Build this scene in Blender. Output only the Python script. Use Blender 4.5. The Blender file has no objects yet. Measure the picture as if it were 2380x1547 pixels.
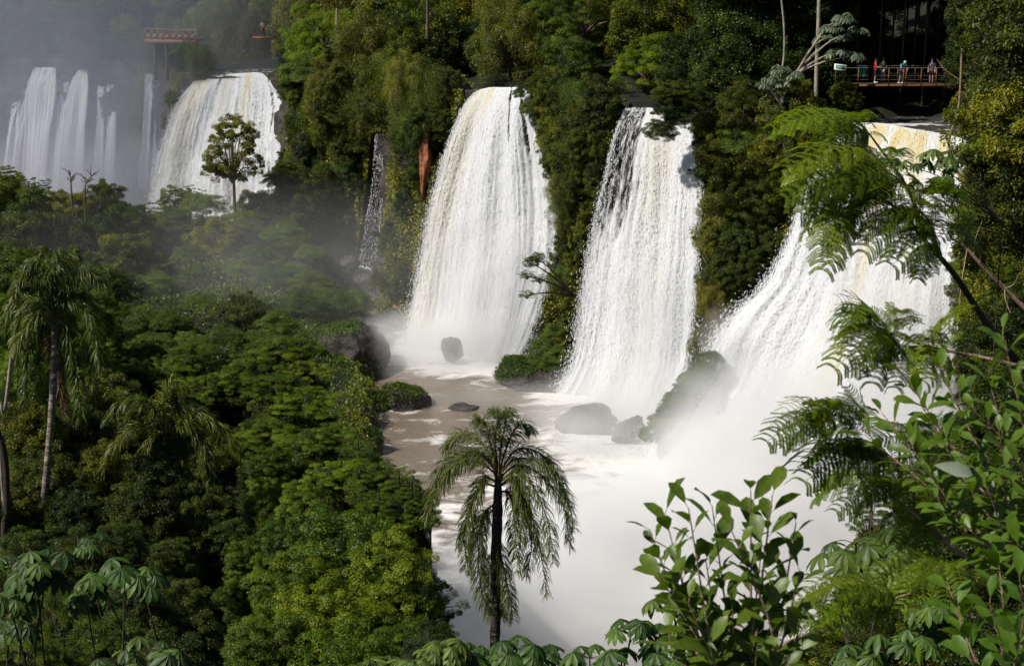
import bpy, math, numpy as np
from math import radians, sin, cos, pi
from mathutils import Vector, Matrix

rng = np.random.default_rng(11)
CZ, PITCH, FOC = 13.6, radians(13.7), 3892.0     # eye height over the upper river (m), tilt, focal length in picture units
C = bpy.context.scene.collection

def P(u, v, d):
    """point at forward distance d seen at picture position u, v (picture 2380 units wide)"""
    xc = (u - 1190.0) / FOC; yc = -(v - 773.5) / FOC
    dy = cos(PITCH) + yc * sin(PITCH); dz = -sin(PITCH) + yc * cos(PITCH)
    s = d / dy
    return np.stack(np.broadcast_arrays(xc * s, d + 0 * s, CZ + dz * s), -1).astype(float)

def ux(u, d, v=500.): return float(P(u, v, d)[0])

# ---------------------------------------------------------------- noise
def _h(ix, iy, iz, seed):
    n = (ix.astype(np.int64) * 374761393 + iy.astype(np.int64) * 668265263 + iz.astype(np.int64) * 2147483647 + seed * 974634777)
    n = (n ^ (n >> 13)) * 1274126177
    n = n ^ (n >> 16)
    return (n & 0xFFFFFF) / float(0xFFFFFF)
def noise(x, y=0., z=0., seed=0):
    x, y, z = np.broadcast_arrays(np.asarray(x, float), np.asarray(y, float), np.asarray(z, float))
    ix, iy, iz = np.floor(x), np.floor(y), np.floor(z)
    fx, fy, fz = x - ix, y - iy, z - iz
    fx, fy, fz = [f * f * (3 - 2 * f) for f in (fx, fy, fz)]
    r = 0
    for a in (0, 1):
        for b in (0, 1):
            for c in (0, 1):
                w = (fx if a else 1 - fx) * (fy if b else 1 - fy) * (fz if c else 1 - fz)
                r = r + w * _h(ix + a, iy + b, iz + c, seed)
    return r
def fbm(x, y=0., z=0., seed=0, oct=4):
    r = 0; a = .5; t = 0
    for k in range(oct):
        f = 2 ** k
        r = r + a * noise(np.asarray(x) * f, np.asarray(y) * f, np.asarray(z) * f, seed + k * 17); t += a; a *= .5
    return r / t
def sstep(a, b, x):
    t = np.clip((np.asarray(x, float) - a) / (b - a), 0, 1); return t * t * (3 - 2 * t)
def unit(v): return v / np.maximum(np.linalg.norm(v, axis=-1, keepdims=True), 1e-9)
def rand_dir(n, r=None):
    r = r or rng
    v = r.normal(size=(n, 3)); return unit(v)

# ---------------------------------------------------------------- mesh plumbing
class MB:
    """collects polygons of any size and links them as ONE mesh object"""
    def __init__(s): s.V = []; s.F = []; s.n = 0; s.A = {}; s.M = []
    def add(s, V, F, mat=0, **attr):
        V = np.asarray(V, float).reshape(-1, 3); F = np.asarray(F, np.int64)
        s.V.append(V); s.F.append(F + s.n); s.M.append(np.full(len(F), mat)); n = len(V)
        for k, a in attr.items():
            s.A.setdefault(k, []).append((s.n, np.broadcast_to(np.asarray(a, float), (n,)).copy()))
        s.n += n
        return s
    def data(s, name, mats, smooth=False):
        me = bpy.data.meshes.new(name)
        if not s.V: return me
        V = np.concatenate(s.V); me.vertices.add(len(V)); me.vertices.foreach_set('co', V.astype(np.float32).ravel())
        loops = np.concatenate([f.ravel() for f in s.F]); tot = np.concatenate([np.full(len(f), f.shape[1]) for f in s.F])
        me.loops.add(len(loops)); me.loops.foreach_set('vertex_index', loops.astype(np.int32))
        me.polygons.add(len(tot)); st = np.concatenate([[0], np.cumsum(tot)[:-1]])
        me.polygons.foreach_set('loop_start', st.astype(np.int32)); me.polygons.foreach_set('loop_total', tot.astype(np.int32))
        me.polygons.foreach_set('material_index', np.concatenate(s.M).astype(np.int32))
        if smooth: me.polygons.foreach_set('use_smooth', np.ones(len(tot), bool))
        for k, L in s.A.items():
            a = np.zeros(len(V), np.float32)
            for o, x in L: a[o:o + len(x)] = x
            at = me.attributes.new(k, 'FLOAT', 'POINT'); at.data.foreach_set('value', a)
        for m in (mats if isinstance(mats, (list, tuple)) else [mats]): me.materials.append(m)
        me.update(calc_edges=True); me.validate(clean_customdata=False)
        return me
    def build(s, name, mats, parent=None, smooth=False, loc=None):
        return link(name, s.data(name, mats, smooth), parent, loc)

def link(name, data, parent=None, loc=None):
    o = bpy.data.objects.new(name, data); C.objects.link(o)
    if parent is not None: o.parent = parent
    if loc is not None: o.location = [float(a) for a in loc]
    return o
def tag(o, label=None, cat=None, group=None, kind=None):
    if label: o['label'] = label
    if cat: o['category'] = cat
    if group: o['group'] = group
    if kind: o['kind'] = kind
    return o
def empty(name, loc, label, cat, group=None, rz=0., sc=1.):
    o = bpy.data.objects.new(name, None); C.objects.link(o); o.empty_display_size = .3
    o.location = [float(a) for a in loc]; o.rotation_euler = (0, 0, rz); o.scale = (sc, sc, sc)
    return tag(o, label, cat, group)

def grid_faces(nr, nc, wrap=False):
    r = np.arange(nr - 1)[:, None]; c = np.arange(nc if wrap else nc - 1)[None, :]
    c2 = (c + 1) % nc
    a = r * nc + c; b = r * nc + c2; d = (r + 1) * nc + c; e = (r + 1) * nc + c2
    return np.stack([a, b, e, d], -1).reshape(-1, 4)
def tube(mb, pts, rad, n=6, mat=0, **attr):
    pts = np.asarray(pts, float); k = len(pts); rad = np.broadcast_to(np.asarray(rad, float), (k,))
    T = unit(np.gradient(pts, axis=0)); ref = np.array([0.31, .2, .93]) if abs(T[0][2]) < .9 else np.array([1., .1, 0])
    U = unit(np.cross(T, ref)); W = np.cross(T, U); a = np.linspace(0, 2 * pi, n, endpoint=False)
    V = pts[:, None] + rad[:, None, None] * (np.cos(a)[None, :, None] * U[:, None] + np.sin(a)[None, :, None] * W[:, None])
    at = {q: np.repeat(np.broadcast_to(x, (k,)), n) for q, x in attr.items()}
    mb.add(V.reshape(-1, 3), grid_faces(k, n, True), mat, **at); return mb
def box(mb, c, s, R=None, mat=0):
    v = np.array([[x, y, z] for x in (-.5, .5) for y in (-.5, .5) for z in (-.5, .5)]) * np.asarray(s, float)
    if R is not None: v = v @ np.asarray(R).T
    mb.add(v + np.asarray(c, float), [[0, 1, 3, 2], [4, 6, 7, 5], [0, 4, 5, 1], [2, 3, 7, 6], [0, 2, 6, 4], [1, 5, 7, 3]], mat); return mb
def catmull(pts, n):
    p = np.asarray(pts, float); p = np.vstack([2 * p[0] - p[1], p, 2 * p[-1] - p[-2]]); m = len(p) - 3
    t = np.linspace(0, m, n); i = np.minimum(t.astype(int), m - 1); f = (t - i)[:, None]
    a, b, c, d = p[i], p[i + 1], p[i + 2], p[i + 3]
    return .5 * (2 * b + (c - a) * f + (2 * a - 5 * b + 4 * c - d) * f ** 2 + (3 * b - a - 3 * c + d) * f ** 3)

def kites(mb, pos, dr, nm, L, W, var, mat=0, fold=.18, six=False):
    """leaf blades: pos base, dr along, nm facing; kite quads (or 6-gon halves when six)"""
    pos = np.asarray(pos); n = len(pos); dr = unit(dr); sd = unit(np.cross(dr, nm)); nm = np.cross(sd, dr)
    L = np.broadcast_to(L, (n,))[:, None]; W = np.broadcast_to(W, (n,))[:, None]
    if not six:
        V = np.stack([pos, pos + dr * L * .45 + sd * W * .5 + nm * W * fold, pos + dr * L - nm * L * .08, pos + dr * L * .45 - sd * W * .5 + nm * W * fold], 1)
        F = np.arange(n * 4).reshape(n, 4); k = 4
    else:
        mid = lambda t, w, dz: pos + dr * L * t + sd * W * w + nm * L * dz
        V = np.stack([mid(0, 0, 0), mid(.22, .27, .03), mid(.55, .5, .03), mid(.84, .36, -.03), mid(1, 0, -.16), mid(.84, -.36, -.03), mid(.55, -.5, .03), mid(.22, -.27, .03),
                      mid(.22, 0, -.01), mid(.55, 0, -.02), mid(.84, 0, -.09)], 1)
        b = (np.arange(n) * 11)[:, None]; k = 11
        q = [[8, 1, 2, 9], [9, 2, 3, 10], [7, 8, 9, 6], [6, 9, 10, 5]]; t = [[0, 1, 8], [0, 8, 7], [10, 3, 4], [5, 10, 4]]
        v = np.repeat(np.broadcast_to(var, (n,)), 11)
        n0 = mb.n
        mb.add(V.reshape(-1, 3), np.concatenate([b + np.array(x) for x in q]), mat, var=v)
        mb.F.append(np.concatenate([b + np.array(x) for x in t]) + n0); mb.M.append(np.full(4 * n, mat))
        return mb
    mb.add(V.reshape(-1, 3), F, mat, var=np.repeat(np.broadcast_to(var, (n,)), k)); return mb

# ---------------------------------------------------------------- materials
def mat_new(name):
    m = bpy.data.materials.new(name); m.use_nodes = True; nt = m.node_tree; nt.nodes.clear()
    out = nt.nodes.new('ShaderNodeOutputMaterial'); return m, nt, out
def nd(nt, typ, **kw):
    n = nt.nodes.new(typ)
    for k, v in kw.items():
        if k.startswith('i_'): n.inputs[k[2:].replace('_', ' ')].default_value = v
        else: setattr(n, k, v)
    return n
def ramp(nt, stops, fac=None):
    r = nt.nodes.new('ShaderNodeValToRGB'); e = r.color_ramp.elements
    while len(e) < len(stops): e.new(.5)
    for i, (p, c) in enumerate(stops): e[i].position = p; e[i].color = (*c, 1) if len(c) == 3 else c
    if fac is not None: nt.links.new(fac, r.inputs[0])
    return r
def mth(nt, op, a, b=None, c=None, clamp=False):
    n = nt.nodes.new('ShaderNodeMath'); n.operation = op; n.use_clamp = clamp
    for i, x in enumerate((a, b, c)):
        if x is None: continue
        if isinstance(x, (int, float)): n.inputs[i].default_value = x
        else: nt.links.new(x, n.inputs[i])
    return n.outputs[0]

def leaf_mat(name, cols, trans=.35, rough=.45, spec=.35, hue=.012, val=.5, spots=0.):
    """cols: dark to light leaf colours; each leaf's own var picks one, each plant shifts a little"""
    m, nt, out = mat_new(name); L = nt.links.new
    at = nd(nt, 'ShaderNodeAttribute', attribute_name='var'); oi = nd(nt, 'ShaderNodeObjectInfo')
    f = mth(nt, 'ADD', at.outputs['Fac'], mth(nt, 'MULTIPLY', mth(nt, 'SUBTRACT', oi.outputs['Random'], .5), val), clamp=True)
    if spots:
        tc = nd(nt, 'ShaderNodeTexCoord'); nz = nd(nt, 'ShaderNodeTexNoise', i_Scale=spots, i_Detail=5, i_Roughness=.7); L(tc.outputs['Object'], nz.inputs['Vector'])
        f = mth(nt, 'ADD', f, mth(nt, 'MULTIPLY', mth(nt, 'SUBTRACT', nz.outputs[0], .5), 1.5), clamp=True)
    r = ramp(nt, [(i / (len(cols) - 1), c) for i, c in enumerate(cols)], f)
    h = nd(nt, 'ShaderNodeHueSaturation'); h.inputs['Saturation'].default_value = 1.
    w = nd(nt, 'ShaderNodeTexWhiteNoise', noise_dimensions='1D'); L(oi.outputs['Random'], w.inputs['W'])
    L(mth(nt, 'ADD', mth(nt, 'MULTIPLY', mth(nt, 'SUBTRACT', w.outputs['Value'], .5), hue * 2), .5), h.inputs['Hue']); L(r.outputs[0], h.inputs['Color'])
    p = nd(nt, 'ShaderNodeBsdfPrincipled'); p.inputs['Roughness'].default_value = rough; p.inputs['Specular IOR Level'].default_value = spec
    L(h.outputs[0], p.inputs['Base Color'])
    t = nd(nt, 'ShaderNodeBsdfTranslucent')
    g = nd(nt, 'ShaderNodeMix', data_type='RGBA', blend_type='MULTIPLY'); g.inputs[0].default_value = 1.; L(h.outputs[0], g.inputs[6]); g.inputs[7].default_value = (1.5, 1.6, .5, 1)
    L(g.outputs[2], t.inputs[0])
    x = nd(nt, 'ShaderNodeMixShader'); x.inputs[0].default_value = trans; L(p.outputs[0], x.inputs[1]); L(t.outputs[0], x.inputs[2]); L(x.outputs[0], out.inputs[0])
    return m
def surf_mat(name, stops, scale=1., rough=.8, bump=.4, bscale=None, stretch=(1, 1, 1), detail=6, dist=.1, metal=0., spec=.3):
    m, nt, out = mat_new(name); L = nt.links.new
    tc = nd(nt, 'ShaderNodeTexCoord'); mp = nd(nt, 'ShaderNodeMapping'); mp.inputs['Scale'].default_value = stretch; L(tc.outputs['Object'], mp.inputs[0])
    n = nd(nt, 'ShaderNodeTexNoise', i_Scale=scale, i_Detail=detail); L(mp.outputs[0], n.inputs['Vector'])
    r = ramp(nt, stops, n.outputs[0]); p = nd(nt, 'ShaderNodeBsdfPrincipled', i_Roughness=rough, i_Metallic=metal); p.inputs['Specular IOR Level'].default_value = spec
    L(r.outputs[0], p.inputs['Base Color'])
    n2 = nd(nt, 'ShaderNodeTexNoise', i_Scale=bscale or scale * 3, i_Detail=5); L(mp.outputs[0], n2.inputs['Vector'])
    b = nd(nt, 'ShaderNodeBump', i_Strength=bump, i_Distance=dist); L(n2.outputs[0], b.inputs['Height']); L(b.outputs[0], p.inputs['Normal']); L(p.outputs[0], out.inputs[0])
    return m

M = {}
M['leaf_olive'] = leaf_mat('leaf_olive', [(.016, .024, .003), (.055, .075, .006), (.13, .15, .01), (.27, .26, .022)])
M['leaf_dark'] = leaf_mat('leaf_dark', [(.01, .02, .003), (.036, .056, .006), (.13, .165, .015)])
M['leaf_bright'] = leaf_mat('leaf_bright', [(.022, .05, .004), (.085, .14, .006), (.25, .32, .018)], trans=.4)
M['leaf_feather'] = leaf_mat('leaf_feather', [(.028, .055, .005), (.105, .16, .007), (.26, .33, .012)], trans=.4)
M['leaf_grey'] = leaf_mat('leaf_grey', [(.03, .05, .02), (.07, .10, .05), (.16, .2, .14)], trans=.25)
M['leaf_moss'] = leaf_mat('leaf_moss', [(.03, .058, .008), (.085, .13, .014), (.18, .235, .03)], trans=.3)
M['leaf_gold'] = leaf_mat('leaf_gold', [(.05, .062, .006), (.12, .13, .012), (.25, .235, .03)], trans=.4)
M['leaf_palm'] = leaf_mat('leaf_palm', [(.045, .065, .01), (.09, .12, .018), (.18, .2, .04)], trans=.3)
M['leaf_dry'] = leaf_mat('leaf_dry', [(.08, .05, .03), (.18, .1, .06)], trans=.3)
M['leaf_broad'] = leaf_mat('leaf_broad', [(.014, .036, .004), (.04, .085, .007), (.11, .18, .015)], trans=.35, rough=.42, spec=.4, spots=26.)
M['leaf_pale'] = leaf_mat('leaf_pale', [(.2, .25, .16), (.35, .4, .3)], trans=.2)
M['leaf_palmate'] = leaf_mat('leaf_palmate', [(.025, .06, .009), (.055, .105, .014), (.12, .19, .024)], trans=.25, rough=.5, spec=.35, spots=9.)
M['bark'] = surf_mat('bark', [(.3, (.05, .035, .022)), (.7, (.16, .12, .08))], 3, stretch=(3, 3, .7))
M['bark_pale'] = surf_mat('bark_pale', [(.3, (.2, .17, .13)), (.7, (.42, .38, .31))], 2.5, stretch=(2, 2, 1))
M['bark_tan'] = surf_mat('bark_tan', [(.3, (.16, .10, .06)), (.7, (.38, .27, .18))], 12)
M['bark_dark'] = surf_mat('bark_dark', [(.3, (.025, .02, .014)), (.7, (.07, .055, .04))], 5)
M['palm_trunk'] = surf_mat('palm_trunk', [(.35, (.13, .10, .08)), (.55, (.26, .22, .18)), (.7, (.42, .38, .32))], 1.2, stretch=(1, 1, 5), bump=.8)
M['palm_dark'] = surf_mat('palm_dark', [(.35, (.03, .026, .022)), (.6, (.075, .066, .055)), (.72, (.16, .15, .13))], 1.5, stretch=(1, 1, 3), bump=.8)
M['rock'] = surf_mat('rock', [(.3, (.018, .016, .015)), (.55, (.05, .042, .037)), (.8, (.11, .088, .075))], .6, bump=.9, bscale=1.6, dist=.4)
M['rock_red'] = surf_mat('rock_red', [(.3, (.13, .045, .02)), (.6, (.36, .13, .06)), (.75, (.42, .2, .11))], .5, bump=.9, bscale=1.2, dist=.4)
M['soil'] = surf_mat('soil', [(.3, (.008, .009, .005)), (.6, (.018, .022, .009)), (.8, (.035, .035, .016))], .5, bump=.6)
# ================================================================ LIE OF THE LAND
def plan(u, d): return (ux(u, d, 300.), d)
CL = np.array([plan(-500, 232), plan(-200, 224), plan(60, 216), plan(330, 208), plan(400, 200), plan(455, 190), plan(610, 187), plan(662, 186), plan(700, 170),
               plan(770, 163), plan(855, 161), plan(905, 160), plan(955, 152), plan(1010, 149), plan(1110, 143), plan(1225, 139), plan(1280, 137.5), plan(1400, 131),
               plan(1455, 128), plan(1610, 124), plan(1720, 121), plan(1850, 119), plan(1970, 116), plan(2240, 108), plan(2330, 101), plan(2450, 92), plan(2700, 84), plan(3400, 74)])
def cliff_dist(x, y):
    """signed plan distance to the cliff edge (+ behind it, on the upper plateau) and position along it"""
    x = np.asarray(x, float); y = np.asarray(y, float); sh = x.shape; p = np.stack([x.ravel(), y.ravel()], -1)
    best = np.full(len(p), 1e9); sg = np.zeros(len(p)); al = np.zeros(len(p))
    for i in range(len(CL) - 1):
        a, b = CL[i], CL[i + 1]; ab = b - a; t = np.clip(((p - a) @ ab) / (ab @ ab), 0, 1); q = p - a - t[:, None] * ab; dd = np.hypot(q[:, 0], q[:, 1])
        m = dd < best; best[m] = dd[m]; cr = ab[0] * q[:, 1] - ab[1] * q[:, 0]; sg[m] = np.sign(cr[m]); al[m] = i + t[m]
    return (best * np.where(sg == 0, 1, sg)).reshape(sh), al.reshape(sh)
CHAN = [(4.9, 6.1, 9), (13.9, 15.2, 5), (17.9, 19.1, 5), (21.8, 23.4, 10)]     # river channels: along-positions and length upstream
SH = np.array([[-60, -4], [60, -4], [98, -6.5], [106, -8.3], [115, -9.3], [120, -9.], [130, -12], [150, -14], [165, -17], [178, -34], [200, -70], [400, -90]], float)
# outlines of the falling water as seen from the viewer's side: plants keep off them
FO = [([(457, 182), (425, 225), (398, 290), (380, 360), (366, 430), (345, 520)], [(640, 182), (664, 240), (668, 260), (662, 330), (655, 350)]),
      ([(340, 160), (330, 320), (324, 440)], [(384, 160), (384, 240), (372, 440)]),
      ([(868, 310), (860, 400), (850, 480), (830, 615), (830, 690)], [(892, 310), (894, 400), (888, 480), (872, 620), (876, 690)]),
      ([(1112, 196), (1082, 240), (1048, 330), (1012, 440), (985, 560), (965, 650), (950, 740), (925, 845)], [(1222, 196), (1240, 270), (1262, 360), (1286, 450), (1288, 560), (1268, 650), (1235, 760), (1190, 845)]),
      ([(1457, 240), (1432, 300), (1410, 380), (1390, 470), (1372, 560), (1356, 650), (1344, 740), (1325, 850), (1260, 950)], [(1600, 255), (1620, 360), (1625, 480), (1618, 600), (1604, 740), (1585, 860), (1540, 950)]),
      ([(1968, 262), (1925, 350), (1880, 430), (1852, 500), (1825, 570), (1780, 650), (1705, 725), (1655, 800), (1640, 870), (1570, 950)], [(2236, 250), (2250, 330), (2250, 500), (2215, 620), (2210, 780), (2220, 950)])]
FO = [(np.array(a, float), np.array(b, float)) for a, b in FO]
def uv(x, y, z):
    dx, dy, dz = x, y, z - CZ; f = dy * cos(PITCH) - dz * sin(PITCH); w = dy * sin(PITCH) + dz * cos(PITCH); return 1190 + FOC * dx / f, 773.5 - FOC * w / f
def clear(x, y, z, R, hh=1.):
    """metres of free room beside the falls for a plant of radius R: negative when it would stand in the water"""
    best = 99.
    for k in (-.8 * hh, -.4 * hh, 0, .4 * hh, .8 * hh):
        u, v = uv(x, y, z + k * R)
        for a, b in FO:
            if a[0, 1] - 8 < v < a[-1, 1]:
                l = np.interp(v, a[:, 1], a[:, 0]); r = np.interp(v, b[:, 1], b[:, 0]); g = (l - u) if u < (l + r) / 2 else (u - r); best = min(best, g * y / FOC)
    return best
def in_water(x, y, z, pad=6):
    u, v = uv(x, y, z); m = np.zeros(u.shape, bool)
    for a, b in FO: m |= (v > a[0, 1] - 4) & (v < a[-1, 1]) & (u > np.interp(v, a[:, 1], a[:, 0]) - pad) & (u < np.interp(v, b[:, 1], b[:, 0]) + pad)
    return m
def lip_z(y): return -2.7 * sstep(150, 188, y)
def ground_z(x, y):
    x = np.asarray(x, float); y = np.asarray(y, float)
    sd, al = cliff_dist(x, y)
    n = fbm(x * .11, y * .11, seed=3, oct=4) - .5; n2 = fbm(x * .4, y * .4, seed=9, oct=3) - .5
    z = np.full(x.shape, -23.2) + n2 * .6
    xs = np.interp(y, SH[:, 0], SH[:, 1]) + (fbm(y * .22, seed=5, oct=3) - .5) * 4
    ins = xs - x
    far = sstep(112, 132, y)
    land = -23 + np.clip(ins + 1.2, 0, 1.6) * 2.2 + far * (3.2 * sstep(2, 12, ins)) + (1 - far) * 1.6 * sstep(2, 12, ins) + n * (3.4 * sstep(0, 5, ins)) + n2 * .8
    land = np.where(y > 165, land - 3 * sstep(170, 185, y), land)
    z = np.where(ins > -1.2, np.maximum(z, land), z)
    near = 9.5 - .78 * np.maximum(y - 3, 0) + n * 2.                     # the bank the viewer stands on
    z = np.maximum(z, np.where(y < 75, near, -99))
    rs = (x - (5.2 + .31 * np.clip(y - 6, 0, 80)))                        # steep right hand slope
    z = np.where(y < 96, np.maximum(z, np.minimum(-23 + np.clip(rs, 0, 99) * 1.6 + n * 2, 8)), z)
    foot = -1.5 - np.clip(-sd, 0, 40)                                     # talus at the cliff foot
    tal = np.zeros_like(z) - 99
    for a0, a1, h in ((15.2, 17.8, 6.), (12.1, 13.8, 4.), (8.4, 10.9, 4.), (19.3, 21.6, 7.)):
        w = sstep(a0 - .25, a0 + .35, al) * (1 - sstep(a1 - .35, a1 + .25, al))
        tal = np.maximum(tal, -23 + w * (h + 1.5 - np.clip(-sd, 0, 20) * (h + 1.) / 8.5) + n)
    z = np.where(sd < 0, np.maximum(z, tal), z)
    ch = np.zeros_like(z)
    for a0, a1, ln in CHAN: ch = np.maximum(ch, sstep(a0 - .12, a0 + .12, al) * (1 - sstep(a1 - .12, a1 + .12, al)) * (1 - sstep(ln - 3, ln + 2, sd)))
    up = lip_z(y) + .25 + n2 * .5 + np.clip(sd - 3, 0, 12) * .06 + np.clip(sd - 24, 0, 90) * .34 + n * 1.5 * sstep(2, 8, sd)
    up = np.where(sd < 70, up, up + 0)
    up = up - ch * 1.6
    return np.where(sd > 0, np.maximum(up, z * 0 - 3.5), z)

def build_ground():
    xs = np.concatenate([np.arange(-330, -110, 6.), np.arange(-110, 80, 1.), np.arange(80, 230, 5.)]); ys = np.concatenate([np.arange(-25, 60, 1.5), np.arange(60, 245, 1.), np.arange(245, 420, 6.)])
    X, Y = np.meshgrid(xs, ys); Z = ground_z(X, Y)
    mb = MB(); mb.add(np.stack([X, Y, Z], -1).reshape(-1, 3), grid_faces(len(ys), len(xs)))
    tag(mb.build('ground', M['soil'], smooth=True), 'dark forest floor of the gorge and the plateau above it', kind='structure')

# ---------------------------------------------------------------- cliff face: rock ribbon hung from the plateau edge
def cliff_points(al):
    i = np.clip(al.astype(int), 0, len(CL) - 2); t = (al - i)[:, None]; p = CL[i] * (1 - t) + CL[i + 1] * t
    tg = unit(CL[i + 1] - CL[i]); return p, np.stack([tg[:, 1], -tg[:, 0]], -1)       # point, outward normal
def cliff_rough(al):
    w = np.zeros_like(al)
    for a0, a1 in ((.6, 3.75), (4.6, 6.9), (10.1, 11.1), (13.8, 15.9), (17.8, 19.3), (21.6, 23.7)): w = np.maximum(w, sstep(a0 - .3, a0, al) * (1 - sstep(a1, a1 + .3, al)))
    return 3. - 2.7 * w
def build_cliff():
    al = np.linspace(0, len(CL) - 1.001, 900); p, nr = cliff_points(al)
    k = np.ones(31) / 31; nr = unit(np.stack([np.convolve(np.pad(nr[:, j], 15, 'edge'), k, 'valid') for j in (0, 1)], -1))
    rows = 70; t = np.linspace(0, 1, rows)[:, None]
    top = lip_z(p[:, 1])[None] - .15; z = top * (1 - t) + (-23.5) * t
    out = .15 + 2.6 * t + cliff_rough(al)[None] * (fbm(al[None] * 3, z * .25, seed=21, oct=4) - .47) * sstep(0, .15, t)
    ledge = np.floor(z / 3.1 + fbm(al[None] * 1.2, z * 0 + .5, seed=4) * 2)
    out = out + (_h(ledge.astype(int), ledge.astype(int) * 0, ledge.astype(int) * 0, 5) - .5) * .9 * sstep(0, .12, t)
    red = np.exp(-((al[None] - 12.75) / .35) ** 2) * sstep(-4, -6, z) * sstep(-16, -13, z)
    X = p[None, :, 0] + nr[None, :, 0] * out; Y = p[None, :, 1] + nr[None, :, 1] * out
    mb = MB(); V = np.stack([X, Y, z + 0 * X], -1)
    lipback = np.stack([p[:, 0] - nr[:, 0] * 1.5, p[:, 1] - nr[:, 1] * 1.5, lip_z(p[:, 1]) - .3], -1)[None]
    V = np.concatenate([lipback, V]); F = grid_faces(rows + 1, len(al))
    mb.add(V.reshape(-1, 3), F)
    o = mb.build('cliff', M['rock'], smooth=False); tag(o, 'dark basalt cliff that the falls drop over', kind='structure')
# ================================================================ WATER
def water_mats():
    # falling water, a white broken sheet: real gaps where the sheet is torn
    m, nt, out = mat_new('falling_water'); L = nt.links.new
    dn = nd(nt, 'ShaderNodeAttribute', attribute_name='dens'); ti = nd(nt, 'ShaderNodeAttribute', attribute_name='tint')
    uvs = nd(nt, 'ShaderNodeAttribute', attribute_name='su'); uvt = nd(nt, 'ShaderNodeAttribute', attribute_name='tv')
    cv = nd(nt, 'ShaderNodeCombineXYZ'); L(mth(nt, 'MULTIPLY', uvs.outputs['Fac'], 2.2), cv.inputs[0]); L(mth(nt, 'MULTIPLY', uvt.outputs['Fac'], .5), cv.inputs[1])
    n1 = nd(nt, 'ShaderNodeTexNoise', i_Scale=1., i_Detail=8, i_Roughness=.72); L(cv.outputs[0], n1.inputs['Vector'])
    cr = ramp(nt, [(0, (.86, .87, .88)), (1, (.80, .68, .36))], ti.outputs['Fac'])
    df = nd(nt, 'ShaderNodeBsdfDiffuse'); L(cr.outputs[0], df.inputs[0]); tl = nd(nt, 'ShaderNodeBsdfTranslucent'); L(cr.outputs[0], tl.inputs[0])
    b = nd(nt, 'ShaderNodeBump', i_Strength=.5, i_Distance=.3); L(n1.outputs[0], b.inputs['Height']); L(b.outputs[0], df.inputs['Normal'])
    mx = nd(nt, 'ShaderNodeMixShader'); mx.inputs[0].default_value = .3; L(df.outputs[0], mx.inputs[1]); L(tl.outputs[0], mx.inputs[2])
    tr = nd(nt, 'ShaderNodeBsdfTransparent'); m2 = nd(nt, 'ShaderNodeMixShader')
    a = mth(nt, 'MULTIPLY', mth(nt, 'ADD', mth(nt, 'SUBTRACT', dn.outputs['Fac'], .5), mth(nt, 'MULTIPLY', mth(nt, 'SUBTRACT', n1.outputs[0], .5), 1.9)), 3.2)
    a = mth(nt, 'ADD', a, .5, clamp=True)
    L(a, m2.inputs[0]); L(tr.outputs[0], m2.inputs[1]); L(mx.outputs[0], m2.inputs[2]); L(m2.outputs[0], out.inputs[0]); M['fall'] = m
    # droplets and torn strands
    m, nt, out = mat_new('spray_drops'); L = nt.links.new
    ti = nd(nt, 'ShaderNodeAttribute', attribute_name='tint'); cr = ramp(nt, [(0, (.87, .88, .89)), (1, (.82, .72, .42))], ti.outputs['Fac'])
    df = nd(nt, 'ShaderNodeBsdfDiffuse'); L(cr.outputs[0], df.inputs[0]); tl = nd(nt, 'ShaderNodeBsdfTranslucent'); L(cr.outputs[0], tl.inputs[0])
    mx = nd(nt, 'ShaderNodeMixShader'); mx.inputs[0].default_value = .4; L(df.outputs[0], mx.inputs[1]); L(tl.outputs[0], mx.inputs[2]); L(mx.outputs[0], out.inputs[0]); M['drops'] = m
    # silty river with froth
    m, nt, out = mat_new('river_water'); L = nt.links.new
    tc = nd(nt, 'ShaderNodeTexCoord'); fo = nd(nt, 'ShaderNodeAttribute', attribute_name='foam')
    mp = nd(nt, 'ShaderNodeMapping'); mp.inputs['Rotation'].default_value = (0, 0, radians(-28)); mp.inputs['Scale'].default_value = (.7, 1.2, 1); L(tc.outputs['Object'], mp.inputs[0])
    n1 = nd(nt, 'ShaderNodeTexNoise', i_Scale=.55, i_Detail=9, i_Roughness=.68, i_Distortion=.6); L(mp.outputs[0], n1.inputs['Vector'])
    f = mth(nt, 'ADD', mth(nt, 'MULTIPLY', mth(nt, 'ADD', mth(nt, 'SUBTRACT', fo.outputs['Fac'], .5), mth(nt, 'MULTIPLY', mth(nt, 'SUBTRACT', n1.outputs[0], .5), 2.6)), 2.4), .4, clamp=True)
    br = ramp(nt, [(0, (.15, .118, .085)), (1, (.25, .2, .15))], n1.outputs[0])
    mc = nd(nt, 'ShaderNodeMix', data_type='RGBA'); L(f, mc.inputs[0]); L(br.outputs[0], mc.inputs[6]); mc.inputs[7].default_value = (.82, .81, .78, 1)
    p = nd(nt, 'ShaderNodeBsdfPrincipled', i_Roughness=.22); L(mc.outputs[2], p.inputs['Base Color']); L(mth(nt, 'ADD', mth(nt, 'MULTIPLY', f, .6), .18), p.inputs['Roughness'])
    n2 = nd(nt, 'ShaderNodeTexNoise', i_Scale=2.2, i_Detail=6, i_Roughness=.65); L(tc.outputs['Object'], n2.inputs['Vector'])
    b = nd(nt, 'ShaderNodeBump', i_Strength=.7, i_Distance=.25); L(mth(nt, 'ADD', n2.outputs[0], n1.outputs[0]), b.inputs['Height']); L(b.outputs[0], p.inputs['Normal']); L(p.outputs[0], out.inputs[0]); M['river'] = m
    m, nt, out = mat_new('upper_river'); L = nt.links.new
    tc = nd(nt, 'ShaderNodeTexCoord'); fo = nd(nt, 'ShaderNodeAttribute', attribute_name='foam')
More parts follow.
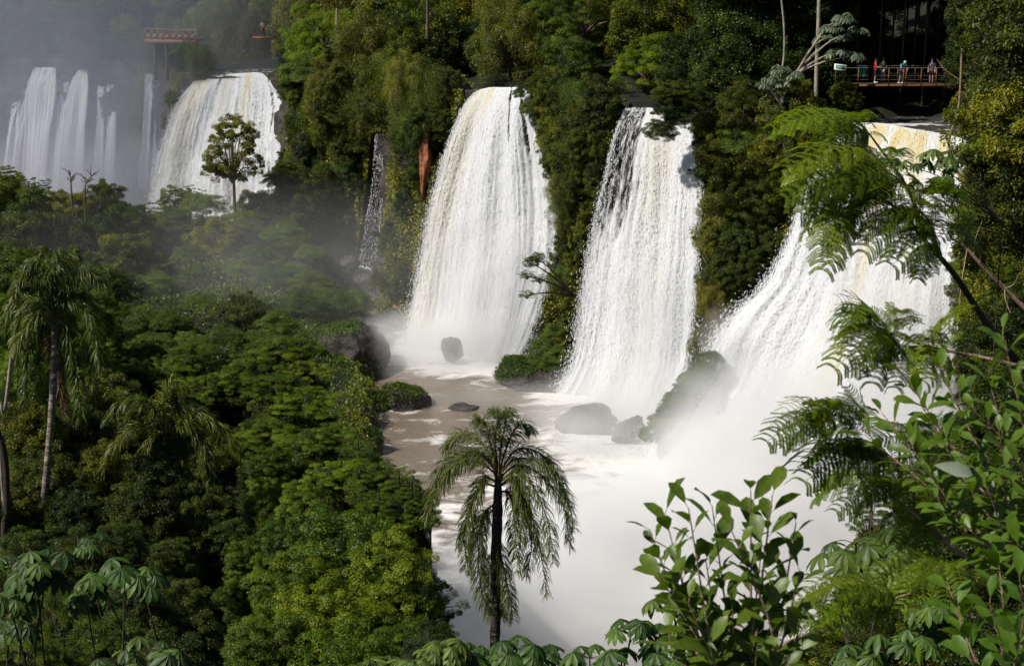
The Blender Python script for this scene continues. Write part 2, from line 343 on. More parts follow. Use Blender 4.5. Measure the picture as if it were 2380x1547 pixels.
    n1 = nd(nt, 'ShaderNodeTexNoise', i_Scale=1.1, i_Detail=8, i_Roughness=.65); L(tc.outputs['Object'], n1.inputs['Vector'])
    f = mth(nt, 'ADD', mth(nt, 'MULTIPLY', mth(nt, 'ADD', mth(nt, 'SUBTRACT', fo.outputs['Fac'], .5), mth(nt, 'MULTIPLY', mth(nt, 'SUBTRACT', n1.outputs[0], .5), 2.)), 4), .4, clamp=True)
    mc = nd(nt, 'ShaderNodeMix', data_type='RGBA'); L(f, mc.inputs[0]); mc.inputs[6].default_value = (.07, .065, .06, 1); mc.inputs[7].default_value = (.8, .8, .78, 1)
    p = nd(nt, 'ShaderNodeBsdfPrincipled', i_Roughness=.2); L(mc.outputs[2], p.inputs['Base Color'])
    b = nd(nt, 'ShaderNodeBump', i_Strength=.8, i_Distance=.2); L(n1.outputs[0], b.inputs['Height']); L(b.outputs[0], p.inputs['Normal']); L(p.outputs[0], out.inputs[0]); M['upriver'] = m

def fall(name, label, cols, seed, nflake, tint=None, rag=None, width_m=None, sheet=True, amp=.5, so=.2, rows=150, ncol=130, group=None, drops=1., thick=1., dens0=.9, cat='waterfall', K=26):
    """cols: list of ([(u, v), ...], depth at lip, depth at foot), from the left edge to the right edge"""
    r = np.random.default_rng(seed)
    T = np.linspace(0, 1, rows); G = []
    for pts, d0, d1 in cols:
        p = np.array(pts, float); v0, v1 = p[0, 1], p[-1, 1]; f = T ** 1.5; v = v0 + (v1 - v0) * f
        seg = catmull(p, 200); u = np.interp(v, seg[:, 1], seg[:, 0]); d = d0 + (d1 - d0) * T
        G.append(P(u, v, d))
    G = np.array(G); k = np.linspace(0, 1, len(cols)); S = np.linspace(0, 1, ncol)
    g = np.array([catmull(G[:, i], ncol) for i in range(rows)])               # rows x ncol x 3
    seg_w = np.linalg.norm(np.diff(g, axis=1), axis=2); W = seg_w.sum(1)[:, None]
    ln = np.concatenate([np.zeros((1, ncol)), np.cumsum(np.linalg.norm(np.diff(g, axis=0), axis=2), 0)])
    def streak(s, t):
        w = s + .018 * (noise(s * 5, t * 3, seed=seed + 2) - .5) * 2
        return .55 * noise(w * K, t * 1.5, seed=seed) + .3 * noise(w * K * 2.7, t * 2.2, seed=seed + 5) + .15 * noise(w * K * 7, t * 4, seed=seed + 6)
    def dens(s, t):
        e = np.minimum(s, 1 - s); x = dens0 * (.35 + 1.0 * streak(s, t)) + .25 * sstep(.2, .8, t)
        if rag is not None: x = x * rag(s, t)
        return x * (.25 + .75 * sstep(0, .06, e))
    dS = np.gradient(g, axis=1); dT = np.gradient(g, axis=0); N = unit(np.cross(dT, dS)); cam = np.array([0, 0, CZ]) - g
    N = N * np.sign((N * cam).sum(-1, keepdims=True))
    ss, tt = np.meshgrid(S, T); st = streak(ss, tt)
    lump = fbm(ss * W * .35, ln * .22, seed=seed + 30, oct=4) - .5
    disp = amp * ((2.6 * (noise(ss * K * .3 + .6 * noise(ss * 3, tt * 2, seed=seed), tt * 1.1, seed=seed + 9) - .6) + (st - .55) * .8) * sstep(.08, .45, tt) + lump * 1.3 * sstep(.1, .7, tt))
    gg = g + N * disp[..., None]
    root = empty(name, g[-1].mean(0), label, cat, group); o0 = g[-1].mean(0)
    gg[:, :, 2] -= .22 * (1 - sstep(.05, .3, T))[:, None]
    tn = tint if tint else (lambda s, t: 0 * s)
    if sheet:
        mb = MB(); mb.add((gg - o0).reshape(-1, 3), grid_faces(rows, ncol), dens=(dens(ss, tt) + so).ravel(), tint=np.clip(tn(ss, tt), 0, 1).ravel(), su=(ss * W).ravel(), tv=ln.ravel())
        mb.build('curtain', M['fall'], root, smooth=True)
    # torn strands and drops that ride on the sheet
    nflake = int(nflake * .32); n = nflake * 3; s = r.random(n); t = r.random(n) ** .8; keep = r.random(n) < np.clip(dens(s, t), .03, 1) ** 1.6; keep &= t > .03; s, t = s[keep][:nflake], t[keep][:nflake]; n = len(s)
    edge = r.random(n) < .26; sside = r.random(n) < .5
    s = np.where(edge, np.where(sside, r.exponential(.02, n), 1 - r.exponential(.02, n)), s)
    s2 = np.where(edge, s - np.where(sside, 1, -1) * r.exponential(.018, n) * (.3 + t), s)
    sc = np.clip(s, 0, 1) * (ncol - 1); tc = t * (rows - 1); i0 = np.minimum(sc.astype(int), ncol - 2); j0 = np.minimum(tc.astype(int), rows - 2); fs = (sc - i0)[:, None]; ft = (tc - j0)[:, None]
    bil = lambda A: (A[j0, i0] * (1 - fs) + A[j0, i0 + 1] * fs) * (1 - ft) + (A[j0 + 1, i0] * (1 - fs) + A[j0 + 1, i0 + 1] * fs) * ft
    pos = bil(gg); nn = unit(bil(N)); dt = unit(bil(dT)); Wd = W[j0, 0][:, None]; sd = unit(bil(dS))
    pos = pos + sd * ((s2 - np.clip(s, 0, 1))[:, None]) * Wd + nn * (np.abs(r.normal(0, .05, n)) * (.3 + t * 1.3) * thick)[:, None] + r.normal(0, .05, (n, 3))
    small = r.random(n) < .55
    Ln = np.where(small, r.uniform(.04, .1, n), r.uniform(.12, .42, n) * (1.05 - .3 * t)) * drops; Wn = np.where(small, r.uniform(.03, .07, n), r.uniform(.02, .06, n)) * drops
    dr = unit(dt + r.normal(0, .16, (n, 3)) + small[:, None] * r.normal(0, .7, (n, 3))); nmr = unit(nn + r.normal(0, .08, (n, 3)))
    mb = MB(); kites(mb, pos - dr * Ln[:, None] * .5 - o0, dr, nmr, Ln, Wn, 0.)
    tv = np.repeat(np.clip(tn(s, t), 0, 1), 4); mb.A['tint'] = [(0, tv)]; mb.A.pop('var', None)
    mb.build('spray', M['drops'], root)
    return g

def river_sheet(name, pts_fn, label, foam_fn, m, nu, nv, amp=.06):
    a, b = np.meshgrid(np.linspace(0, 1, nu), np.linspace(0, 1, nv)); X, Y, Z = pts_fn(a, b)
    Z = Z + amp * (fbm(X * .9, Y * .9, seed=8) - .5) * 2
    mb = MB(); mb.add(np.stack([X, Y, Z], -1).reshape(-1, 3), grid_faces(nv, nu), foam=foam_fn(X, Y).ravel()); return tag(mb.build(name, m, smooth=True), label, kind='structure')

def build_water():
    water_mats()
    B = [np.array(ux(u, d, v)) for u, v, d in ((1040, 850, 133), (1420, 960, 121), (1700, 1080, 104), (1900, 1300, 92))]
    src = [(ux(1000, 135), 135, 5.5), (ux(1120, 131), 131, 5.), (ux(1330, 122.5), 122.5, 3.5), (ux(1480, 115.5), 115.5, 4.5), (ux(1560, 108), 108, 10), (ux(1720, 100), 100, 13), (ux(1950, 92), 92, 15), (ux(1500, 90), 90, 12), (ux(1250, 82), 82, 9)]
    def foam(X, Y):
        f = np.zeros_like(X) + .06
        for x, y, r in src: f = np.maximum(f, 1.15 * np.exp(-(((X - x) ** 2 + (Y - y) ** 2) / r ** 2)))
        # froth drifting down the current
        xx = ux(1, 1) ; f = f + .22 * sstep(.5, .75, fbm(X * .22 + Y * .1, Y * .4 + 1.2 * fbm(X * .2, Y * .2, seed=5), seed=77, oct=5)) 
        return f
    river_sheet('river', lambda a, b: (-75 + a * 160, 45 + b * 165, -21. + 0 * a), 'brown silty river with white froth in the gorge below the falls', foam, M['river'], 320, 330, .1)
    def up(a0, a1, back, front, z0):
        def fn(a, b):
            al = (a0 + (a1 - a0) * a).ravel(); p, nr = cliff_points(al); q = front + (back - front) * b.ravel()
            x = p[:, 0] - nr[:, 0] * q; y = p[:, 1] - nr[:, 1] * q
            return x.reshape(a.shape), y.reshape(a.shape), (lip_z(y) + z0 - .25 * sstep(.6, -.6, q)).reshape(a.shape)
        return fn
    wf = lambda X, Y: .1 + .8 * np.exp(-(((X - ux(2110, 118, 270)) / 2.4) ** 2 + ((Y - 117.3) / .8) ** 2)) + .3 * (fbm(X * .5, Y * 1.5, seed=3) > .6)
    river_sheet('upper_river', up(21.75, 23.6, 11, -.5, 0.), 'grey fast river sliding to the lip under the footbridge', wf, M['upriver'], 90, 90, .1)
    river_sheet('upper_river', up(13.9, 15.2, 5, -.3, 0.), 'dark river surface behind the lip of the middle fall', lambda X, Y: .3 + 0 * X, M['upriver'], 50, 30, .1)
    river_sheet('upper_river', up(17.9, 19.1, 5, -.3, 0.), 'dark river surface behind the lip of the third fall', lambda X, Y: .3 + 0 * X, M['upriver'], 50, 30, .1)
    river_sheet('upper_river', up(4.8, 6.2, 9, -.3, 0.), 'river surface behind the lip of the wide left fall', lambda X, Y: .4 + 0 * X, M['upriver'], 60, 30, .15)

    # ---- the five bright falls
    bump = lambda s, c, w: np.exp(-((s - c) / w) ** 2)
    y2 = lambda s, t: (bump(s, .12, .1) * .34 + bump(s, .3, .05) * .6 * (1 - sstep(.1, .3, t))) * (1 - .5 * t)
    gap2 = lambda s, t: 1 - .9 * bump(s, .66 + .03 * t, .035) * (1 - sstep(.25, .5, t)) - .8 * bump(s, .84, .03) * sstep(.03, .06, t) * (1 - sstep(.3, .55, t)) - .4 * bump(s, .9, .05) * (1 - sstep(.3, .6, t))
    fall('waterfall', 'tall white waterfall in the middle with yellowish left edge and green tufts near its lip',
         [([(1112, 203), (1082, 240), (1048, 330), (1012, 440), (985, 560), (965, 650), (950, 740), (925, 845)], 142.6, 137),
          ([(1140, 197), (1112, 260), (1085, 360), (1062, 470), (1040, 590), (1025, 700), (1010, 790), (1000, 860)], 142, 135),
          ([(1170, 197), (1155, 260), (1140, 360), (1130, 470), (1120, 590), (1110, 700), (1095, 800), (1080, 880)], 141, 132.5),
          ([(1200, 197), (1195, 270), (1200, 370), (1205, 470), (1205, 590), (1190, 700), (1165, 800), (1130, 900)], 140, 131),
          ([(1226, 204), (1243, 270), (1266, 360), (1290, 450), (1292, 560), (1272, 650), (1235, 760), (1170, 890)], 138.8, 130)], 101, 115000, y2, gap2, amp=.55)
    y3 = lambda s, t: bump(s, .55, .12) * .25 * (1 - t)
    gap3 = lambda s, t: 1 - .75 * (1 - sstep(.3, .42, s)) * (1 - sstep(.4, .8, t)) - .3 * bump(s, .98, .1)
    fall('waterfall', 'tall waterfall right of the middle with thin torn left half, partly behind leafy branch',
         [([(1457, 243), (1432, 300), (1410, 380), (1390, 470), (1372, 560), (1356, 650), (1344, 740), (1325, 850), (1262, 950)], 127.8, 122.5),
          ([(1490, 243), (1470, 320), (1455, 420), (1440, 520), (1425, 620), (1415, 740), (1395, 850), (1350, 960)], 127, 121),
          ([(1530, 246), (1520, 340), (1510, 460), (1500, 580), (1490, 700), (1475, 830), (1440, 980)], 126, 118.5),
          ([(1575, 256), (1575, 340), (1570, 460), (1565, 580), (1555, 700), (1540, 830), (1490, 990)], 125, 116),
          ([(1608, 268), (1627, 360), (1630, 480), (1622, 600), (1607, 740), (1588, 860), (1520, 1015)], 124, 114)], 202, 110000, y3, gap3, amp=.5, dens0=.85)
    y4 = lambda s, t: (.7 * sstep(.0, .06, t) * (1 - sstep(.12, .32, t)) * (.15 + .85 * sstep(.3, .65, noise(s * 24, t * 3, seed=5))) + .55 * bump(s, .52 - .1 * t, .03) + .4 * bump(s, .36, .02) * (1 - t) + .2 * bump(s, .7, .05))
    fall('waterfall', 'huge white waterfall on the right, yellow at its lip, bursting over a ledge into mist',
         [([(1968, 279), (1925, 350), (1880, 430), (1852, 500), (1825, 570), (1780, 650), (1705, 725), (1655, 800), (1640, 870), (1570, 950), (1480, 1090)], 116.3, 106.5),
          ([(2010, 278), (1975, 360), (1935, 460), (1905, 560), (1875, 660), (1820, 770), (1770, 880), (1700, 1000), (1620, 1150)], 115, 103),
          ([(2060, 280), (2030, 370), (2000, 480), (1975, 600), (1950, 720), (1910, 850), (1850, 1000), (1780, 1200)], 113.2, 100),
          ([(2120, 291), (2095, 380), (2075, 500), (2055, 640), (2035, 780), (2005, 930), (1965, 1100), (1920, 1250)], 111.3, 97),
          ([(2180, 301), (2165, 390), (2155, 510), (2145, 640), (2135, 780), (2115, 930), (2090, 1100), (2060, 1290)], 110, 94.5),
          ([(2242, 314), (2262, 400), (2262, 500), (2240, 620), (2235, 780), (2240, 930), (2230, 1100), (2200, 1310)], 108.3, 92)], 303, 170000, y4, None, amp=.75, rows=190, ncol=200, dens0=1.1, thick=1.6, K=34)
    y1 = lambda s, t: (bump(s, .12, .1) * .45 + bump(s, .62, .04) * .6 + bump(s, .42, .05) * .3) * (1 - .8 * t)
    fall('waterfall', 'broad bright waterfall on the left with a lone tree standing before it',
         [([(457, 182), (425, 225), (398, 290), (380, 360), (366, 430), (345, 520)], 190, 185),
          ([(490, 174), (462, 240), (440, 310), (424, 400), (410, 520)], 189.5, 183),
          ([(530, 168), (508, 240), (492, 320), (478, 410), (470, 520)], 189, 182),
          ([(575, 165), (562, 240), (550, 330), (545, 420), (540, 520)], 188, 181),
          ([(612, 168), (612, 240), (604, 330), (600, 420), (596, 520)], 187, 180),
          ([(640, 205), (668, 250), (662, 330), (655, 420), (650, 520)], 184, 178)], 404, 90000, y1, lambda s, t: 1 - .7 * bump(s, .87, .025) - .5 * bump(s, .33, .03) * (1 - t), amp=.6, drops=1.3)
    fall('waterfall', 'narrow thin waterfall falling out of the hanging plants onto dark boulders',
         [([(874, 305), (867, 400), (856, 480), (844, 560), (834, 615)], 157, 155.5), ([(888, 305), (889, 400), (885, 480), (877, 560), (866, 620)], 156.5, 155)], 505, 4200, None, lambda s, t: .9 + 0 * s, amp=.2, ncol=30, dens0=.8, K=5, sheet=False)
    fall('cascade', 'small cascade tumbling between black boulders under the thin fall',
         [([(838, 612), (824, 640), (828, 665), (850, 690)], 156.8, 154.5), ([(866, 618), (872, 640), (876, 665), (878, 700)], 156.3, 154)], 515, 4200, None, lambda s, t: .75 + 0 * s, amp=.3, ncol=30, dens0=.7, K=6, sheet=False, cat='cascade')
    # ---- the pale far falls in the mist
    F = [('faint broad veil of falling water between the two widest far streams', [([(132, 170), (124, 240), (116, 330), (104, 530)], 214, 208), ([(180, 178), (158, 240), (148, 330), (130, 530)], 213, 207.5)], .55, 12000), ('faint veil of falling water at the far left edge of the falls', [([(30, 235), (22, 300), (14, 380), (2, 530)], 215, 209), ([(66, 225), (52, 300), (42, 380), (28, 530)], 214.5, 209)], .55, 10000),
         ('pale waterfall in the far left mist, widest of the far streams', [([(80, 153), (60, 220), (55, 320), (38, 530)], 214, 209), ([(128, 153), (126, 230), (112, 330), (100, 530)], 213, 208)], .95, 24000),
         ('pale pointed waterfall in the mist, second of the far streams', [([(183, 158), (162, 205), (150, 300), (126, 530)], 211.5, 207), ([(203, 155), (204, 230), (198, 320), (192, 530)], 211, 206)], .95, 22000),
         ('thin double pale waterfall in the mist under the white patch of rapids', [([(228, 195), (226, 260), (222, 340), (210, 530)], 210.5, 206), ([(240, 195), (238, 260), (236, 340), (230, 530)], 210.4, 205.8), ([(250, 190), (250, 260), (249, 340), (244, 530)], 210.2, 205.4), ([(266, 182), (267, 260), (267, 340), (262, 530)], 210, 205)], .75, 14000),
         ('faint streaked waterfall in the mist beside the green buttress', [([(340, 168), (335, 240), (330, 320), (318, 530)], 204, 199), ([(384, 167), (384, 240), (378, 320), (366, 530)], 203, 198.5)], .72, 16000)]
    for i, (lb, cols, dn, nf) in enumerate(F):
        fall('waterfall', lb, cols, 600 + i * 11, nf * 2, so=.02, tint=None, rag=(lambda s, t: 1.1 - .95 * bump(s, .5, .16)) if i > 3 else (lambda s, t: .75 + .55 * sstep(.0, .5, t)), amp=.4, ncol=80, dens0=dn, drops=1.3, K=13, group='pale far falls in the mist')
    mb = MB(); n = 900; c = P(238, 157, 212); p = c + rng.normal(size=(n, 3)) * [.38, .4, .12]
    kites(mb, p - c, rand_dir(n), rand_dir(n), .35, .3, 0.); mb.A['tint'] = [(0, np.zeros(n * 4))]
    tag(mb.build('rapids', M['drops'], loc=c), 'small white patch of rapids above the far misty falls', 'rapids')
# ================================================================ PLANTS
def crown_data(seed, mat, nclump=80, per=260, leaf=.055, asp=.55, flat=.6, rc=(.2, .34), low=-.45, droop=.35, shape=(1, 1, .8), lobes=.35, limbs=True, fine=0., hang=0.):
    """a unit crown: many leaf clumps spread unevenly through the volume"""
    r = np.random.default_rng(seed); mb = MB()
    d = rand_dir(nclump * 3, r); d = d[d[:, 2] > low][:nclump]; n = len(d)
    rad = (.45 + .5 * r.random(n) ** .6) * (1 - lobes / 2 + lobes * 1.4 * (noise(d[:, 0] * 2.2 + 9, d[:, 1] * 2.2, d[:, 2] * 2.2, seed) ))
    c = d * rad[:, None] * np.array(shape); R = r.uniform(rc[0], rc[1], n)
    k = per; q = rand_dir(n * k, r); q[:, 2] = np.abs(q[:, 2]) * .9 - .25 * r.random(n * k)
    cc = np.repeat(c, k, 0); RR = np.repeat(R, k); od = unit(cc * [1, 1, 1.2] + 1e-6)
    q = unit(q + od * .45); pr = RR * (.35 + .65 * r.random(n * k) ** .5)
    ragged = 1 + .5 * (noise(cc[:, 0] * 9 + q[:, 0] * 2, cc[:, 1] * 9 + q[:, 1] * 2, q[:, 2] * 2, seed + 3) - .5)
    pos = cc + q * (pr * ragged)[:, None] * [1, 1, flat]
    if hang: pos[:, 2] -= hang * r.random(n * k) ** 2 * RR * 2
    nm = unit(q + [0, 0, .5] + r.normal(0, .45, (n * k, 3)))
    dr = unit(q * [1, 1, .3] + [0, 0, -droop] + r.normal(0, .5, (n * k, 3)))
    lsz = leaf * r.uniform(.7, 1.3, n * k)
    cv = np.repeat(r.uniform(.2, .75, n), k)
    kites(mb, pos, dr, nm, lsz, lsz * asp, np.clip(cv + r.normal(0, .17, n * k), 0, 1))
    if limbs:
        for i in r.choice(n, min(n, 34), replace=False):
            m = c[i] * .5 + [0, 0, -.2 * (1 - .5 * abs(c[i][2]))] + r.normal(0, .04, 3)
            tube(mb, catmull([[0, 0, -.75], m, c[i]], 7), np.linspace(.028, .006, 7), 4, 1)
    return mb.data('crown', [M[mat], M['bark']])

def vine_data(seed, mat, n=9000, leaf=.05, w=1., h=2.2):
    """a hanging curtain of climbers, about 2 m wide and 2h tall, leaves only"""
    r = np.random.default_rng(seed); mb = MB(); k = 70; x0 = r.uniform(-w, w, k); y0 = r.uniform(-.35, .35, k); z0 = r.uniform(.2, 1, k) * h * .5; ln = r.uniform(.5, 1.5, k) * h
    i = r.integers(0, k, n); t = r.random(n); b = .12 + .22 * noise(i * 1.7, t * 5, seed=seed)
    pos = np.stack([x0[i] + r.normal(0, 1, n) * b, y0[i] + r.normal(0, 1, n) * b - .25 * np.sin(t * 3), z0[i] - ln[i] * t], -1)
    nm = unit(np.stack([r.normal(0, .5, n), r.normal(0, .6, n) - .7, r.normal(0, .4, n) + .7], -1)); dr = unit(np.stack([r.normal(0, .6, n), r.normal(0, .5, n) - .2, r.normal(0, .4, n) - .7], -1))
    L = leaf * r.uniform(.6, 1.4, n); kites(mb, pos, dr, nm, L, L * .6, np.clip(.25 + .5 * r.random(k)[i] + r.normal(0, .15, n), 0, 1))
    return mb.data('foliage', [M[mat]])

def trunk_data(m='bark'):
    mb = MB(); tube(mb, catmull([[0, 0, 0], [.02, .01, .3], [-.015, .02, .65], [0, 0, 1]], 12), np.linspace(1.2, .75, 12), 8)
    return mb.data('trunk', [M[m]])

CR = {}
def make_crowns():
    S = dict
    CR['olive'] = [crown_data(10 + i, 'leaf_olive', 130, 260, .056, lobes=.6, flat=.85, rc=(.15, .27), low=-.75, shape=(1, 1, 1.05), hang=.35) for i in range(4)]
    CR['dark'] = [crown_data(20 + i, 'leaf_dark', 120, 260, .056, lobes=.6, flat=.85, rc=(.16, .28), low=-.75, shape=(1, 1, 1.05), hang=.35) for i in range(3)]
    CR['gold'] = [crown_data(30 + i, 'leaf_gold', 90, 330, .07, asp=.26, droop=1.1, flat=1.1, hang=.7, lobes=.8, low=-.7, shape=(1, 1, 1.2)) for i in range(2)]
    CR['moss'] = [crown_data(40 + i, 'leaf_moss', 110, 260, .042, low=-.1, rc=(.24, .36), lobes=.25, limbs=False) for i in range(2)]
    CR['feather'] = [crown_data(50 + i, 'leaf_feather', 130, 400, .032, asp=.45, flat=1., droop=.7, rc=(.1, .22), low=-.45, shape=(1, 1, .85), lobes=.8) for i in range(2)]
    CR['bright'] = [crown_data(60 + i, 'leaf_bright', 190, 240, .046, asp=.45, rc=(.1, .24), low=-.9, shape=(1, 1, 1), lobes=.6, droop=.8, flat=.95) for i in range(2)]
    CR['grey'] = [crown_data(70 + i, 'leaf_grey', 46, 120, .085, asp=.5, rc=(.16, .26), lobes=.6, droop=.9) for i in range(2)]
    CR['sparse'] = [crown_data(80, 'leaf_olive', 150, 190, .045, rc=(.08, .18), low=-.8, lobes=.35, shape=(1, 1, 1), flat=.9), crown_data(81, 'leaf_moss', 90, 170, .04, rc=(.08, .18), low=-.6, lobes=.5)]
    CR['vine'] = [vine_data(90 + i, ['leaf_olive', 'leaf_dark', 'leaf_moss'][i]) for i in range(3)]
    CR['trunk'] = trunk_data(); CR['trunk_dark'] = trunk_data('bark_dark')  # dark copy puts the clearing's shade into the trunk colour

def tree(x, y, zc, R, kind, label, group=None, idx=None, sz=1., name=None, cat='tree', zb=None, trunk_r=None, r=rng, under=False, dark=False):
    """a tree with its crown centred at (x, y, zc) and its trunk going down to the ground"""
    zb = float(ground_z(np.array([x]), np.array([y]))[0]) - .3 if zb is None else zb
    root = empty(name or 'tree', (x, y, zb), label, cat, group)
    L = CR[kind]; me = L[int(r.integers(len(L))) if idx is None else idx % len(L)]
    o = link('crown', me, root, (0, 0, zc - zb)); o.rotation_euler = (r.normal(0, .08), r.normal(0, .08), r.uniform(0, 6.28)); o.scale = (R * r.uniform(.9, 1.1), R * r.uniform(.9, 1.1), R * sz)
    h = zc - zb - R * sz * .55; k = 0; zz = zc - R * sz * 1.15
    while under and zz > zb - R * .3 and k < 3:
        f = link('lower_foliage', L[int(r.integers(len(L)))] if kind != 'feather' else CR['dark'][k % 3], root, (r.normal(0, .25 * R), r.normal(0, .25 * R), zz - zb)); f.scale = (R * .95, R * .95, R); f.rotation_euler = (0, 0, r.uniform(0, 6.28)); zz -= R * 1.25; k += 1
    if h > .4:
        t = link('trunk', CR['trunk_dark' if dark else 'trunk'], root); w = trunk_r or (.05 * R + .03); t.scale = (w, w, h + .3 * R); t.rotation_euler = (0, 0, r.uniform(0, 6.28))
    return root
def bush(x, y, z, R, kind, label, group, idx=None, sz=1., name='shrub', cat='shrub', rz=None, r=rng):
    L = CR[kind]; o = link(name, L[int(r.integers(len(L))) if idx is None else idx % len(L)], None, (x, y, z)); o.scale = (R * r.uniform(.85, 1.15), R * r.uniform(.85, 1.15), R * sz)
    o.rotation_euler = (r.normal(0, .15), r.normal(0, .15), r.uniform(0, 6.28) if rz is None else rz); return tag(o, label, cat, group)

def cliff_plants():
    r = np.random.default_rng(77)
    # (from, to, top, bottom, label words, weights)
    Z = [(1.0, 5.2, .6, -.4, 'along the edge above the pale far falls', 60, 'moss'),
         (3.35, 4.9, -2.6, -15, 'on the green buttress left of the wide bright waterfall', 30, 'moss'),
         (6.3, 8.4, 1, -19, 'on the cliff left of the thin waterfall', 95, 'olive'),
         (8.2, 10.15, 1, -20, 'beside the thin waterfall', 50, 'olive'),
         (11.0, 13.8, 1, -20, 'on the cliff left of the middle waterfall', 70, 'dark'),
         (15.75, 17.8, 1, -19.5, 'on the green ridge between two tall waterfalls', 150, 'olive'),
         (19.2, 21.75, 1, -21, 'on the dark cliff left of the right waterfall', 85, 'olive'),
         (24.0, 26.5, 2, -21, 'on the right bank beside the right waterfall', 50, 'olive')]
    for a0, a1, z1, z0, w, n, main in Z:
        al = r.uniform(a0, a1, n); p, nr = cliff_points(al)
        for i in range(n):
            t = r.random(); z = z1 + (z0 - z1) * t + lip_z(p[i, 1]) * (1 - t); out = (.8 if a0 > 1 else -1.5) + 2.6 * t + r.uniform(-.4, .9); kd = main if r.random() < .5 else ['olive', 'dark', 'gold', 'olive', 'moss'][int(r.integers(5))]
            edge = min(al[i] - a0, a1 - al[i]); R = r.uniform(1.1, 2.2)
            if out + R > 3.4 and z > z0 + 4: out = 3.2 - R * .8
            if 11.1 < al[i] < 12.55 and -13 < z < -4.5: continue
            x, y = p[i] + nr[i] * out
            vine = r.random() < .3; c = clear(x, y, z, R, 1.3)
            if c < -.05: continue
            R = min(R, max(c * 1., .75))
            if vine and c < 1.6: vine = False
            if vine:
                bush(x, y, z, r.uniform(1., 1.8), 'vine', 'hanging curtain of climbers ' + w, 'climbers hanging ' + w, name='climber', cat='climber', rz=math.atan2(nr[i, 1], nr[i, 0]) + pi / 2 + r.normal(0, .2), r=r)
            else:
                word = {'olive': 'leafy olive green shrub', 'dark': 'dense dark green shrub', 'gold': 'drooping yellow green shrub', 'moss': 'low rounded green shrub'}[kd]
                bush(x, y, z, R, kd, word + ' ' + w, word + 's ' + w, r=r, sz=1.1)

def forest():
    """trees of the upper plateau, one by one, row behind row"""
    r = np.random.default_rng(5); pts = []
    tries = 0
    while len(pts) < 142 and tries < 9000:
        tries += 1
        a = r.uniform(1.5, 27); q = 1.5 + 42 * r.random() ** 1.3; p, nr = cliff_points(np.array([a])); x, y = p[0] - nr[0] * q
        if y > 262 or abs(x) > y * .36 + 8: continue
        ok = True
        for c0, c1, ln in CHAN:
            if c0 - .12 < a < c1 + .12 and q < ln + (1.5 if ln > 15 else 0): ok = False
        if not ok: continue
        mind = 3.1 + q * .06 + (y > 150) * .9
        if any((x - px) ** 2 + (y - py) ** 2 < mind ** 2 for px, py, *_ in pts): continue
        pts.append((x, y, a, q))
    for x, y, a, q in pts:
        if a > 22.9 and q < 14 and x / y < ux(2300, 1): continue
        g = float(ground_z(np.array([x]), np.array([y]))[0]); R = r.uniform(2.5, 3.8) + (y > 165) * .9; front = q < 9
        where = ('behind the pale misty falls' if a < 4.8 else 'behind the wide left waterfall' if a < 7 else 'above the cliff left of the middle waterfall' if a < 13.8 else 'above the middle waterfall' if a < 15.3 else
                 'above the cliff left of the third waterfall' if a < 17.9 else 'above the third waterfall' if a < 19.4 else 'left of the footbridge' if a < 21.7 else 'behind the footbridge' if a < 23.4 else 'on the right bank')
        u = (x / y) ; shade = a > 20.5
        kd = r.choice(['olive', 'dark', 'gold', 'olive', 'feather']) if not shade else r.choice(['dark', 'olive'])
        word = {'olive': 'olive green forest tree', 'dark': 'dark green forest tree', 'gold': 'drooping yellow green forest tree', 'feather': 'feathery green forest tree'}[kd]
        zc = g + (r.uniform(1.2, 3.2) if front else r.uniform(3.5, 6.5) + q * .03)
        if 21.6 < a < 23.6: zc = g + r.uniform(4, 8)
        uu = 1190 + FOC * x / y; c = min(clear(x, y, zc, R), clear(x, y, zc - R, R))
        if c < .7 and q < 4: continue
        R = min(R, max(1.3, c * .92)) if q < 4 else R
        if 1950 < uu < 2225: 
            if y < 129.5: continue
            zc = g + r.uniform(8, 10); kd = 'dark'; word = 'tall dark green forest tree'  # crowns lifted and leaf colour darkened to make a black shaded backdrop
        if 325 < uu < 445 and y < 199: continue
        if a > 22.5 and 2150 < uu < 2260 and y < 126: continue
        if 1780 < uu <= 1950 and 115 < y < 128: zc = g + r.uniform(.2, 1.); R = min(R, 1.9)
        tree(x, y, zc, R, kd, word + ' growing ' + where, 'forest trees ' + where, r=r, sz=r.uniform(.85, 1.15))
        
    for d in (124.2, 128, 132):  # trees added so their unseen crowns keep sun off the ground behind the footbridge
        for u in range(1700 + int(d) % 7 * 8, 2250, 52):
            q = P(u, 0, d); tree(q[0], q[1] + r.normal(0, .4), 11.9 + r.normal(0, .3), 3.1, 'dark', 'tall dark tree added with unseen crown to shade the footbridge clearing', 'tall trees added to shade the footbridge clearing', r=r, trunk_r=.08, dark=True, sz=.95, under=u < 1930)
